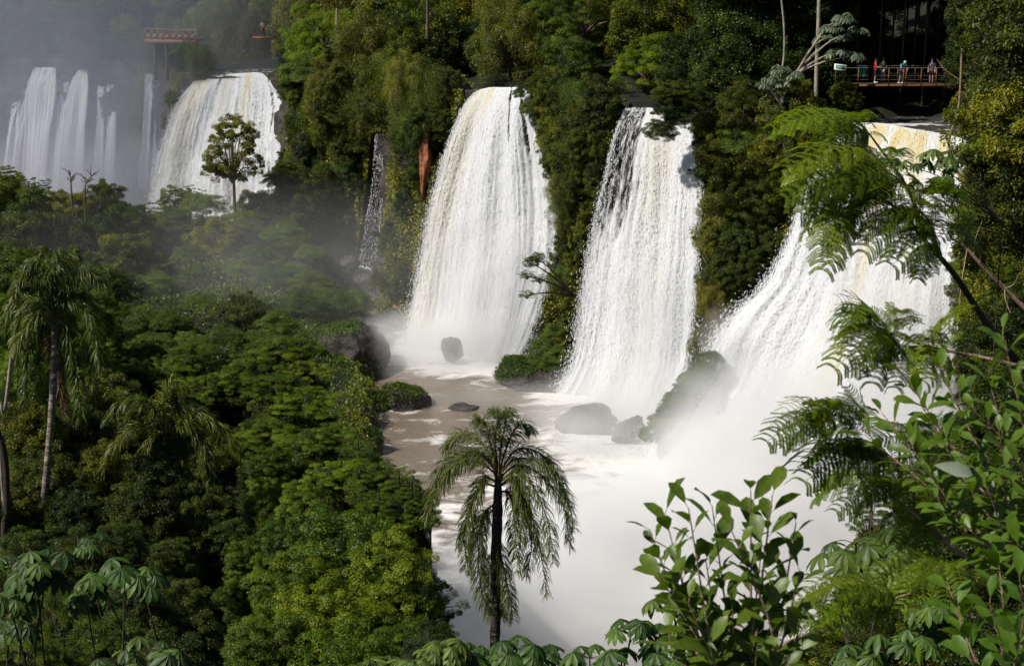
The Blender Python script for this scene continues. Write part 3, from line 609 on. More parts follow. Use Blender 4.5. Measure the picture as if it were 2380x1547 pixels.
# ================================================================ PALMS, BROAD LEAVES, FERNY FRONDS
def palm_frond(curve, n_leaf, L, droop, r, wid=.028, mat='leaf_palm', o0=(0, 0, 0)):
    mb = MB(); c = catmull(np.asarray(curve, float), 60) - np.asarray(o0); T = unit(np.gradient(c, axis=0))
    tube(mb, c, np.linspace(.035, .006, 60), 5, 0, var=np.full(60, .75))
    n = n_leaf * 2; t = .14 + .86 * r.random(n) ** .9; k = np.clip((t * 59).astype(int), 0, 58); p = c[k]; Tt = T[k]; up = np.array([0, 0, 1.])
    sd = unit(np.cross(Tt, up + r.normal(0, .02, 3))); sgn = np.where(np.arange(n) % 2 == 0, 1, -1)[:, None]; ang = r.normal(0, .7, n)[:, None]
    d0 = unit(sd * sgn * np.cos(ang) + np.cross(sd, Tt) * np.sin(ang) * .9 + Tt * .75); ln = L * (.55 + .45 * np.sin(np.clip(t, 0, 1) * pi)) * r.uniform(.75, 1.1, n)
    d1 = unit(d0 + [0, 0, -droop * .8] + r.normal(0, .1, (n, 3))); d2 = unit(d1 + [0, 0, -droop * 1.4])
    nm = unit(r.normal(0, .5, (n, 3)) + [0, -.3, 1.]); var = np.clip(r.normal(.45, .2, n), 0, 1)
    a = p; b = p + d0 * ln[:, None] * .33; c1 = b + d1 * ln[:, None] * .36; e = c1 + d2 * ln[:, None] * .36; w = unit(np.cross(d1, nm)) * wid * .5
    V = np.stack([a - w * .6, a + w * .6, b + w, b - w, c1 + w * .8, c1 - w * .8, e], 1)
    bi = (np.arange(n) * 7)[:, None]; n0 = mb.n; mb.add(V.reshape(-1, 3), np.concatenate([bi + [0, 1, 2, 3], bi + [3, 2, 4, 5]]), 0, var=np.repeat(var, 7))
    mb.F.append(bi + np.array([5, 4, 6]) + n0); mb.M.append(np.full(n, 0))
    return mb.data('frond', [M[mat]])
def palm(base, trunk, d, fronds, r, label, rt, L=.55, nl=150, droop=.75, wid=.028, spread=1.):
    """fronds: list of (curve in picture coordinates, depth offset of the tip, material)"""
    pts = np.array([P(u, v, d) for u, v in trunk]); zb = float(ground_z(pts[-1:, 0], pts[-1:, 1])[0]) - .3
    dr = unit((pts[-1] - pts[-2])[None])[0]
    if pts[-1][2] > zb + .2: pts = np.vstack([pts, [pts[-1][0], pts[-1][1], zb]])
    o0 = pts[-1]; root = empty('palm_tree', o0, label, 'palm')
    mb = MB(); c = catmull(pts - o0, 40); tube(mb, c, np.concatenate([np.linspace(rt * .55, rt, 8), np.full(32, rt)]) * (1 + .06 * np.sin(np.arange(40) * 2.1)), 12); mb.build('trunk', [M['palm_dark' if rt > .14 else 'palm_trunk']], root, smooth=True)
    mb = MB()
    for k in range(10):
        a = r.uniform(0, 6.28); q = pts[0] - o0; tube(mb, catmull([q + [0, 0, -.5 - .02 * k], q + [.1 * cos(a), .1 * sin(a), -.1], q + [.22 * cos(a), .22 * sin(a), .45]], 6), [.07, .05, .02, .02, .015, .01], 5)
    mb.build('crownshaft', [M['bark_tan']], root)
    for f in fronds:
        cv, dd = f[0], f[1]; m = f[2] if len(f) > 2 else 'leaf_palm'; k = len(cv)
        w = np.array([P(u, v, d + dd * (i / (k - 1)) ** .8) for i, (u, v) in enumerate(cv)])
        ll = np.linalg.norm(np.diff(w, axis=0), axis=1).sum()
        link('frond', palm_frond(w, int(nl * min(1.2, ll / 2.2)), L, droop, r, wid, m, o0), root)
    return root

def root_down(root, w, m):
    x, y, z = root.location; g = float(ground_z(np.array([x]), np.array([y]))[0]); h = z - g + .2
    if h > .2: mb = MB(); tube(mb, catmull([[0, 0, 0], [.05, .04, -h * .4], [-.03, .06, -h * .75], [0, .02, -h]], 20), np.linspace(w, w * 1.5, 20), 8); mb.build('trunk', [M[m]], root, smooth=True)
def palmate(mb, pos, up, size, r, n=9, var=.5, droop=.75):
    """one big hand-shaped leaf: lobes fan round the stalk and droop"""
    up = unit(np.asarray(up, float)[None])[0]; a0 = r.uniform(0, 6.28); ref = unit(np.cross(up, [0.3, .9, .1])[None])[0]; rf2 = np.cross(up, ref)
    a = a0 + np.linspace(0, 2 * pi * .94, n); out = np.cos(a)[:, None] * ref + np.sin(a)[:, None] * rf2
    L = size * (.72 + .28 * np.cos((np.linspace(-1, 1, n)) * 1.3)) * r.uniform(.9, 1.1, n)
    kites(mb, np.repeat([pos], n, 0), out + up * .12 + [0, 0, -droop] , np.repeat([up], n, 0) + out * droop, L, L * .34, np.clip(var + r.normal(0, .12, n), 0, 1), six=True)
def cecropia(name, label, tips, base, size, r, mat='leaf_palmate', per=5, bark='bark_dark', group=None, cat='tree', rs=.022, spread=1.1):
    """tips: world points of the leaf umbrellas"""
    base = np.asarray(base, float); root = empty(name, base, label, cat, group); mb = MB(); st = MB()
    for tp in tips:
        tp = np.asarray(tp, float) - base; mid = tp * .55 + r.normal(0, .12, 3) * np.linalg.norm(tp) * .3; mid[2] = tp[2] * .72
        tube(st, catmull([[0, 0, 0], mid, tp], 14), np.linspace(rs * 1.6, rs * .6, 14), 6)
        for k in range(per):
            a = r.uniform(0, 6.28); el = r.uniform(.0, .8); q = tp + size * spread * np.array([cos(a) * (1 - el * .4), sin(a) * (1 - el * .4), el * .7 - .1])
            tube(st, catmull([tp - [0, 0, .1 * size], (tp + q) / 2 + [0, 0, .12 * size], q], 5), rs * .25, 4)
            palmate(mb, q, [cos(a) * .45 + r.normal(0, .15), sin(a) * .45 - .12, 1], size * r.uniform(.75, 1.15), r, int(r.integers(8, 11)), r.uniform(.2, .8))
    root_down(root, rs * 1.6, bark) if mat == 'leaf_palmate' else None; st.build('stem', [M[bark]], root, smooth=True); mb.build('foliage', [M[mat]], root); return root

def leafy(name, label, branches, base, L, asp, r, mat='leaf_broad', n=12, bark='bark_tan', rs=.008, cat='shrub', group=None, up=.5, extra=None, spread=.55):
    """upright shoots with big oval leaves; branches: world end points"""
    base = np.asarray(base, float); root = empty(name, base, label, cat, group); mb = MB(); st = MB()
    for e in branches:
        e = np.asarray(e, float) - base; m = e * .5 + r.normal(0, .05, 3) * np.linalg.norm(e) + [0, 0, -.05]; c = catmull([[0, 0, 0], m, e], 40); T = unit(np.gradient(c, axis=0)); ll = np.linalg.norm(e)
        tube(st, c, np.linspace(rs * 1.5, rs * .4, 40), 6)
        k = n; t = 1 - np.minimum(.95, (np.arange(k) * L * .2 / ll)); i = np.clip((t * 39).astype(int), 0, 39); p = c[i]; a = np.arange(k) * 2.4 + r.uniform(0, 6.28)
        ref = unit(np.cross(T[i], [0.2, 1, .1])); rf = np.cross(T[i], ref); o = np.cos(a)[:, None] * ref + np.sin(a)[:, None] * rf
        fw = np.linspace(1.4, .25, k)[:, None]; dr = unit(o * spread * 1.6 + T[i] * fw + r.normal(0, .18, (k, 3)) + [0, 0, .05]); nm = unit(T[i] * .9 + [0, 0, .5] - o * .1 + r.normal(0, .42, (k, 3)))
        sz = L * r.uniform(.5, 1.15, k) * np.linspace(.75, 1, k)
        kites(mb, p + dr * L * .12, dr, nm, sz, sz * asp, np.clip(np.linspace(.85, .3, k) + r.normal(0, .15, k), 0, 1), six=True)
        for j in range(k): tube(st, [p[j], p[j] + dr[j] * L * .06, p[j] + dr[j] * L * .13], rs * .25, 4)
    if extra:
        for pos, dr, nm, sz, mt in extra: kites(mb, [np.asarray(pos) - base], [dr], [nm], sz, sz * .38, .6, mat=1, six=True)
    root_down(root, rs * 2, bark); st.build('branch', [M[bark]], root, smooth=True); mb.build('foliage', [M[mat], M['leaf_pale']], root, smooth=True); return root

def ferny_leaf_data(seed, mat='leaf_feather', npin=13, nl=17):
    """one twice-divided leaf, 1 m long along +X, arching and drooping"""
    r = np.random.default_rng(seed); mb = MB(); c = catmull([[0, 0, 0], [.35, 0, .1], [.7, 0, .04], [1, 0, -.14]], 50); T = unit(np.gradient(c, axis=0)); tube(mb, c, np.linspace(.008, .003, 50), 4, 0, var=np.full(50, .9))
    PP, DD, NN, LL = [], [], [], []
    for i in range(npin):
        t = .14 + .86 * i / (npin - 1); k = int(t * 49); ln = .34 * math.sin(pi * (.22 + .62 * t)) ** .8 * r.uniform(.85, 1.1)
        for s in (-1, 1):
            d0 = unit(np.array([[.55 + r.normal(0, .08), s * (1 + r.normal(0, .08)), r.normal(0, .08)]]))[0]; a = c[k]; b = a + d0 * ln * .5; e = b + unit((d0 + [0, 0, -.8 + r.normal(0, .25)])[None])[0] * ln * .5
            q = catmull([a, b, e], nl + 2); Tq = unit(np.gradient(q, axis=0)); tube(mb, q[::3], .0022, 3, 0, var=np.full(len(q[::3]), .8))
            side = unit(np.cross(Tq, [0, 0, 1.]))
            for g in (-1, 1):
                PP.append(q[1:]); DD.append(side[1:] * g + Tq[1:] * .45 + [0, 0, -.12]); NN.append(np.cross(side[1:], Tq[1:]) + r.normal(0, .2, (nl + 1, 3))); LL.append(np.full(nl + 1, .047 * (1 if t < .9 else .8)))
    PP, DD, NN, LL = map(np.concatenate, (PP, DD, NN, LL)); nn = NN * np.sign(NN[:, 2:3] + 1e-9)
    kites(mb, PP, DD, nn, LL * r.uniform(.85, 1.1, len(LL)), .0165, np.clip(r.normal(.5, .15, len(LL)), 0, 1), fold=.05)
    return mb.data('frond', [M[mat]])
def ferny(name, label, fans, d, r, base, leafs, cat='tree', limbs=(), bark='bark_tan', dup=.5):
    """fans: (base uv, [tip uv...], depth)"""
    b0 = np.asarray(base, float); root = empty(name, b0, label, cat); cnt = 0
    for (bu, bv), tips, dd in fans:
        w0 = P(bu, bv, dd)
        for tu, tv in [q for t in tips for q in ([t, (t[0] + r.normal(0, 22), t[1] + r.normal(0, 16))] if r.random() < dup else [t])]:
            w1 = P(tu, tv, dd + r.uniform(-.6, .4)); o = link('frond', leafs[cnt % len(leafs)], root); cnt += 1
            st = w0 + (w1 - w0) * r.uniform(0, .12); v = w1 - st; ln = np.linalg.norm(v); X = v / ln; X = unit((X + [0, 0, .1])[None])[0]; Zr = unit((np.array([0, -.35, 1.]) + r.normal(0, .22, 3))[None])[0]; Y = unit(np.cross(Zr, X)[None])[0]; Z = np.cross(X, Y)
            R = Matrix([[X[0], Y[0], Z[0]], [X[1], Y[1], Z[1]], [X[2], Y[2], Z[2]]]).to_4x4(); o.matrix_local = Matrix.Translation(Vector(st - b0)) @ R @ Matrix.Diagonal((ln, ln * .95, ln, 1))
    mb = MB()
    for pts, r0, r1 in limbs:
        w = np.array([P(u, v, dd) for u, v, dd in pts]) - b0; tube(mb, catmull(w, 30), np.linspace(r0, r1, 30), 7)
    if limbs: mb.build('branch', [M[bark]], root, smooth=True); root_down(root, limbs[0][1], bark)
    return root

def rock(u, v, d, hw, hh, label, r, mat='rock', moss=0., name='boulder', depth=None, group=None, rough=.22, cat='boulder', tilt=0.):
    """hw, hh: half sizes in picture units"""
    s = d / FOC; c = P(u, v, d); a, b = hw * s, hh * s; dp = depth or a * .9
    n, m = 40, 64; th = np.linspace(0, pi, n)[:, None]; ph = np.linspace(0, 2 * pi, m, endpoint=False)[None]
    q = np.stack([np.sin(th) * np.cos(ph), np.sin(th) * np.sin(ph), np.cos(th) + 0 * ph], -1); sd = int(abs(u * 7 + v))
    pn = rand_dir(26, np.random.default_rng(sd)); hh_ = np.random.default_rng(sd + 1).uniform(.72, 1., 26); dt = q.reshape(-1, 3) @ pn.T; kk = np.min(np.where(dt > .05, hh_ / np.maximum(dt, .05), 9.), 1).reshape(q.shape[:2])
    sq = q * (np.minimum(kk, 1.2) * 1.08)[..., None]; k = 1 + rough * 2 * (fbm(q[..., 0] * 1.5 + sd, q[..., 1] * 1.5, q[..., 2] * 1.5, sd, 5) - .5) + .12 * (noise(np.floor(q[..., 0] * 3 + sd), np.floor(q[..., 1] * 3), np.floor(q[..., 2] * 4), 3) - .5)
    V = sq * k[..., None] * [a, dp, b]; ct, st_ = cos(tilt), sin(tilt); V = np.stack([V[..., 0] * ct + V[..., 2] * st_, V[..., 1], -V[..., 0] * st_ + V[..., 2] * ct], -1)
    root = empty(name, c, label, cat, group); mb = MB(); mb.add(V.reshape(-1, 3), grid_faces(n, m, True)); mb.build('stone', [M[mat]], root)
    if moss > 0:
        cnt = int(2600 * moss * max(1, a * dp) ** .8); mb = MB(); i = r.integers(0, n * m, cnt * 3); w = V.reshape(-1, 3)[i]; zz = w[:, 2] / b
        keep = (zz + .3 * (r.random(len(i)) - .5) - .35 * np.clip(w[:, 0] / a, -1, 1) > 1.15 - 1.25 * moss); w = w[keep][:cnt] + r.normal(0, .09, (min(cnt, keep.sum()), 3)) * [a * .6, dp * .6, .7]; k = len(w)
        nn = unit(w / [a, dp, b] + [0, 0, .5]); kites(mb, w * 1.02, nn * .5 + r.normal(0, .5, (k, 3)) + [0, 0, .1], nn + r.normal(0, .4, (k, 3)), r.uniform(.1, .22, k), r.uniform(.06, .11, k), np.clip(r.normal(.45, .2, k), 0, 1))
        mb.build('moss', [M['leaf_moss']], root)
    return root

def rocks():
    r = np.random.default_rng(3)
    rock(812, 812, 129.5, 74, 68, 'big dark blocky rock with grassy top beside the plunge pool', r, moss=.3, depth=4)
    rock(735, 790, 133, 90, 50, 'broad rock bank under grass behind the blocky rock', r, moss=.8, depth=4)
    rock(795, 880, 125.5, 56, 52, 'round mossy boulder below the blocky dark rock', r, moss=.95)
    rock(940, 938, 119.5, 68, 44, 'dark boulder with mossy cap at the edge of the brown pool', r, moss=.55)
    rock(868, 965, 119, 58, 40, 'green mossy boulder left of the dark capped boulder', r, moss=.9)
    rock(1074, 951, 118.5, 36, 13, 'flat dark stone lying in the brown pool', r, tilt=-.08)
    rock(944, 989, 116.2, 18, 5, 'small flat wet stone by the left shore of the pool', r)
    rock(912, 982, 117, 10, 5, 'tiny stone by the left shore of the pool', r)
    rock(1051, 812, 131.5, 25, 25, 'upright dark boulder standing in the foot of the middle waterfall', r)
    rock(1212, 868, 126.5, 60, 38, 'round mossy outcrop at the foot of the narrow green ridge', r, moss=.7, depth=2.5)
    rock(1250, 905, 125.5, 105, 30, 'grey rock base under the narrow green ridge', r, moss=.12, depth=3)
    rock(1360, 985, 113.5, 68, 46, 'large rounded grey boulder in the pool below the third waterfall', r, rough=.15)
    rock(1462, 1000, 110.5, 46, 24, 'slanting dark boulder right of the large rounded one', r, tilt=-.6)
    rock(850, 1045, 108, 46, 50, 'mossy shore bank below the green boulders, left of the brown pool', r, moss=.95)
    rock(929, 722, 147.5, 26, 22, 'reddish brown boulder at the cliff foot left of the middle waterfall', r, mat='rock_red', tilt=-.5)
    rock(990, 372, 146.4, 17, 72, 'bare red rock pillar in the cliff left of the middle waterfall', r, mat='rock_red', name='rock_pillar', cat='rock pillar', depth=1.2, rough=.3)
    rock(832, 340, 159, 7, 16, 'small bare red rock patch left of the thin waterfall', r, mat='rock_red')
    for i, (u, v, a, b, w) in enumerate(((812, 612, 20, 18, 'left of'), (880, 630, 16, 24, 'right of'), (845, 650, 22, 14, 'in the middle of'), (818, 676, 22, 20, 'lower left of'), (868, 690, 24, 12, 'at the foot of'))):
        rock(u, v, 155.5 - i * .3, a, b, 'black wet boulder ' + w + ' the small cascade', r)
def Rm(px, d): return px * d / FOC
def TR(lst, r):
    for u, v, d, px, kind, label, *o in lst:
        q = P(u, v, d); sz = o[0] if o else .9; tree(q[0], q[1], q[2], Rm(px, d), kind, label, o[1] if len(o) > 1 else None, sz=sz, r=r, under=px > 36)
def midground():
    r = np.random.default_rng(21)
    L = []
    # mounded scrub on the low island
    G = 'low bushes on the misty flat left of the pool'
    for u, v, d, px, k in [(300, 735, 124, 62, 'moss'), (395, 742, 123, 50, 'moss'), (470, 705, 130, 58, 'moss'), (560, 715, 127, 56, 'olive'), (640, 745, 125, 60, 'moss'), (360, 655, 139, 66, 'moss'), (455, 640, 143, 62, 'moss'),
                           (545, 630, 145, 60, 'moss'), (640, 640, 144, 66, 'moss'), (720, 655, 142, 60, 'moss'), (775, 690, 137, 52, 'moss'), (700, 700, 134, 60, 'moss'), (270, 660, 136, 56, 'dark'), (520, 775, 120, 52, 'moss'), (440, 790, 118, 48, 'moss'),
                           (610, 790, 121, 50, 'moss'), (240, 760, 120, 50, 'dark'), (350, 790, 117, 46, 'moss'), (830, 690, 142, 34, 'moss'), (705, 620, 150, 52, 'moss')]:
        q = P(u, v, d); R = Rm(px, d); bush(q[0], q[1], q[2] - R * .4, R * .95, k, ('dark green' if k == 'dark' else 'olive green' if k == 'olive' else 'soft green') + ' rounded bush on the misty flat left of the pool', G, name='bush', cat='bush', r=r, sz=.95)
    W = 'tree in the belt below the wide left waterfall'
    for u, v, d, px, k in [(438, 600, 148, 38, 'moss'), (505, 560, 152, 55, 'olive'), (600, 600, 148, 38, 'moss'), (665, 560, 152, 52, 'moss'), (720, 600, 150, 38, 'moss'), (700, 490, 158, 55, 'olive'), (640, 500, 158, 52, 'dark'),
                           (745, 440, 160, 55, 'dark'), (690, 420, 162, 50, 'olive'), (655, 430, 161, 42, 'moss'), (590, 490, 160, 46, 'olive'), (470, 490, 158, 50, 'moss'), (410, 475, 160, 44, 'sparse'), (400, 530, 156, 52, 'moss'), (440, 460, 161, 36, 'sparse'), (340, 560, 150, 56, 'olive'), (560, 530, 155, 50, 'moss')]:
        L.append((u, v, d, px, k, {'moss': 'round green ', 'olive': 'olive green ', 'dark': 'dark green ', 'sparse': 'thin leaved '}[k] + W, .95, {'moss': 'round green ', 'olive': 'olive green ', 'dark': 'dark green ', 'sparse': 'thin leaved '}[k] + W))
    W = 'tree on the far left below the misty falls'
    for u, v, d, px, k in [(10, 470, 150, 62, 'olive'), (60, 500, 149, 60, 'dark'), (130, 500, 150, 55, 'olive'), (185, 500, 150, 48, 'olive'), (245, 480, 151, 52, 'olive'), (290, 520, 149, 50, 'dark'), (215, 560, 146, 62, 'dark'), (110, 570, 144, 66, 'olive'), (30, 570, 142, 66, 'dark'),
                           (290, 600, 142, 60, 'olive'), (180, 640, 134, 62, 'dark'), (80, 640, 130, 66, 'olive'), (250, 680, 128, 56, 'dark'), (345, 500, 156, 38, 'sparse'), (20, 430, 152, 42, 'sparse'), (90, 440, 152, 34, 'sparse')]:
        L.append((u, v, d, px, k, {'olive': 'olive green ', 'dark': 'dark green ', 'sparse': 'thin leaved '}[k] + W, .95, {'olive': 'olive green ', 'dark': 'dark green ', 'sparse': 'thin leaved '}[k] + W))
    TR(L, r)
    q = P(541, 360, 157); zb = P(541, 478, 157)[2]
    t = tree(q[0], q[1], q[2], Rm(66, 157), 'sparse', 'lone slender tree with airy brownish crown before the wide left waterfall', idx=0, sz=1.35, trunk_r=.16, r=r)
    # bare dead trees
    for pts, lb in (([(197, 455), (205, 420), (222, 400)], 'bare forked dead tree before the misty falls'), ([(166, 445), (165, 420), (160, 402)], 'thin bare dead tree, shorter and left of the forked one')):
        w = np.array([P(u, v, 148) for u, v in pts]); w = np.vstack([[w[0][0], w[0][1], float(ground_z(w[:1, 0], w[:1, 1])[0])], w]); o = empty('dead_tree', w[0], lb, 'dead tree'); mb = MB()
        tube(mb, catmull(w - w[0], 16), np.linspace(.1, .03, 16), 6); mb.build('trunk', [M['bark']], o); mb = MB()
        for k in range(9):
            s = catmull(w - w[0], 16)[int(r.integers(8, 15))]; a = r.uniform(-1.3, 1.3); e = s + np.array([sin(a) * r.uniform(.5, 1.3), r.normal(0, .3), cos(a) * r.uniform(.4, 1.2)]); tube(mb, catmull([s, (s + e) / 2 + r.normal(0, .1, 3), e], 6), np.linspace(.05, .02, 6), 5)
        mb.build('branches', [M['bark']], o)
    # ground cover leaves
    mb = MB(); n = 120000; x = r.uniform(-75, -4, n); y = r.uniform(100, 172, n); z = ground_z(x, y); k = (z > -20.8) & (x > -y * .33 - 2); x, y, z = x[k], y[k], z[k]; n = len(x)
    kites(mb, np.stack([x, y, z + r.uniform(0, .25, n)], -1), r.normal(0, .6, (n, 3)) + [0, 0, .5], r.normal(0, .6, (n, 3)) + [0, -.3, .8], r.uniform(.15, .35, n), r.uniform(.08, .16, n), np.clip(fbm(x * .3, y * .3, seed=6) + r.normal(0, .15, n), 0, 1))
    tag(mb.build('ground_cover', M['leaf_moss']), 'low green plants carpeting the shore of the pool', 'ground cover', kind='stuff')
    # leaves clinging to the whole cliff and its talus
    mb = MB(); n = 300000; al = r.uniform(3.2, 26, n)
    for a0, a1 in ((4.9, 6.05), (13.95, 15.1), (17.95, 19.05), (21.8, 23.2)): al = al[(al < a0) | (al > a1)]
    n = len(al); p, nr = cliff_points(al); t = r.random(n); top = lip_z(p[:, 1]); z = top * (1 - t) - 22 * t; pn = fbm(al * 2.2, z * .3, seed=12, oct=3); k = pn > .34; p, nr, t, z, pn, n, al = p[k], nr[k], t[k], z[k], pn[k], k.sum(), al[k]
    out = .5 + 2.7 * t + 2.4 * (fbm(al * 3, z * .25, seed=21, oct=4) - .42) + r.uniform(-.1, .55, n)
    k = ~in_water(p[:, 0] + nr[:, 0] * out, p[:, 1] + nr[:, 1] * out, z); p, nr, t, z, pn, out = p[k], nr[k], t[k], z[k], pn[k], out[k]; n = len(z)
    kites(mb, np.stack([p[:, 0] + nr[:, 0] * out, p[:, 1] + nr[:, 1] * out, z], -1), r.normal(0, .6, (n, 3)) + [0, 0, -.5], np.concatenate([nr, np.full((n, 1), .7)], 1) + r.normal(0, .5, (n, 3)), r.uniform(.14, .34, n), r.uniform(.08, .18, n), np.clip(pn + r.normal(0, .2, n), 0, 1))
    x = r.uniform(-12, 34, 90000); y = r.uniform(98, 160, 90000); sd, _ = cliff_dist(x, y); z = ground_z(x, y); k = (sd < .5) & (z > -20.6) & (x > -13); x, y, z = x[k], y[k], z[k]; n = len(x)
    kites(mb, np.stack([x, y, z + r.uniform(0, .3, n)], -1), r.normal(0, .6, (n, 3)) + [0, 0, .4], r.normal(0, .6, (n, 3)) + [0, -.3, .8], r.uniform(.15, .32, n), r.uniform(.08, .16, n), np.clip(r.normal(.5, .2, n), 0, 1))
    # tufts hanging into the lip of the middle fall
    tag(mb.build('cliff_greenery', M['leaf_olive']), 'small plants and moss clinging all over the wet cliff', 'greenery', kind='stuff')
    for u, v, d, px, w in ((1207, 225, 137.6, 9, 'in the lip of the middle waterfall'), (1222, 262, 136.6, 10, 'lower down in the lip of the middle waterfall')):
        q = P(u, v, d); bush(q[0], q[1], q[2], Rm(px, d) * 1.4, 'moss', 'small green grass tuft ' + w, None, name='grass_tuft', cat='grass tuft', sz=2.2, r=r)

def bridge_shrubs():
    r = np.random.default_rng(8)
    for u, v, d, px in [(u, v, d, 42) for v, d in ((238, 127.2), (205, 129), (170, 131), (130, 133)) for u in range(1960 + int(v) % 20, 2240, 46)] + [ (1975, 235, 119.5, 24), (1960, 215, 120, 26), (2200, 245, 123, 20), (2170, 252, 124, 14)]:
        q = P(u, v, d); k = 'dark' if d > 125 else 'olive'; w = 'dark shrub added to fill the black shade behind the footbridge' if d > 125 else 'sunlit olive shrub beside the footbridge'  # far rows are dark shrubs added to stand in for deep shade
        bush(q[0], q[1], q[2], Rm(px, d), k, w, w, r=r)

def ledge_moss():
    r = np.random.default_rng(9)
    for u, v, d, px, k in [(1340, 720, 128, 26, 'olive'), (1330, 760, 127.6, 28, 'moss'), (1318, 795, 127.2, 26, 'olive'), (1290, 780, 128, 28, 'moss'), (1300, 830, 126.6, 28, 'moss'), (1268, 815, 127.4, 28, 'moss'), (1272, 855, 126, 30, 'moss'), (1240, 850, 126.6, 28, 'moss'), (1236, 885, 125.4, 28, 'moss'), (1205, 880, 125.6, 28, 'moss'), (1178, 888, 125.4, 22, 'moss'), (1300, 868, 125.4, 22, 'moss'), (1262, 892, 125, 24, 'moss')]:
        q = P(u, v, d); w = ('mossy' if k == 'moss' else 'leafy') + ' shrub on the green slope between the middle and third waterfalls'; bush(q[0], q[1], q[2], Rm(px + 5, d), k, w, w, r=r)
    rock(1576, 940, 107.6, 16, 100, 'slanting dark rock ledge under the mossy tufts between third and right waterfalls', r, depth=2.5, tilt=.66)
    for u, v, d, px in ((676, 200, 181, 22), (684, 240, 180, 22), (690, 285, 180, 24), (680, 320, 179, 22), (700, 215, 179, 24), (705, 330, 178, 26), (398, 230, 189, 14), (392, 290, 188.5, 13), (384, 350, 188, 12)):
        q = P(u, v, d); w = 'shrub on the rock right of the wide left waterfall' if u > 600 else 'small shrub on the buttress left of the wide left waterfall'; bush(q[0], q[1], q[2], Rm(px, d), 'olive', w, w, r=r, sz=1.2)
    for u, v, d, px in [(1650, 842, 106.6, 22), (1632, 862, 106.4, 26), (1614, 884, 106.2, 28), (1596, 908, 106, 29), (1577, 932, 105.8, 28), (1556, 958, 105.6, 26), (1536, 982, 105.4, 22), (1516, 1004, 105.2, 18), (1622, 900, 105.6, 22), (1590, 938, 105.4, 22), (1500, 1018, 105.2, 12)]:
        q = P(u, v, d); bush(q[0], q[1], q[2], Rm(px + 7, d), 'moss', 'low mossy tuft on the slanting ledge between third and right waterfalls', 'mossy tufts on the slanting ledge', name='moss_tuft', cat='moss tuft', r=r, sz=.9)
    for u, v, d, px, k in [(1655, 560, 118.5, 36, 'olive'), (1690, 600, 118, 40, 'dark'), (1740, 560, 118, 44, 'dark'), (1665, 640, 117, 38, 'olive'), (1655, 700, 116, 36, 'gold'), (1650, 760, 115, 34, 'olive'), (1628, 800, 114.5, 28, 'gold'), (1700, 655, 116.5, 34, 'dark'), (1760, 500, 118.5, 46, 'dark'), (1800, 470, 118, 40, 'dark'), (1790, 560, 117, 36, 'dark'), (1640, 480, 119.5, 40, 'olive'), (1690, 440, 120, 46, 'dark'), (1740, 620, 116.5, 30, 'dark'), (1635, 835, 113.5, 24, 'olive')]:
        q = P(u, v, d); c = clear(q[0], q[1], q[2], Rm(px, d)); R = min(Rm(px, d), max(.5, c * 1.05)); w = {'olive': 'leafy olive green', 'dark': 'dense dark green', 'gold': 'drooping yellow green'}[k] + ' shrub low on the cliff left of the right waterfall'
        bush(q[0], q[1], q[2], R, k, w, w, r=r, sz=1.2)
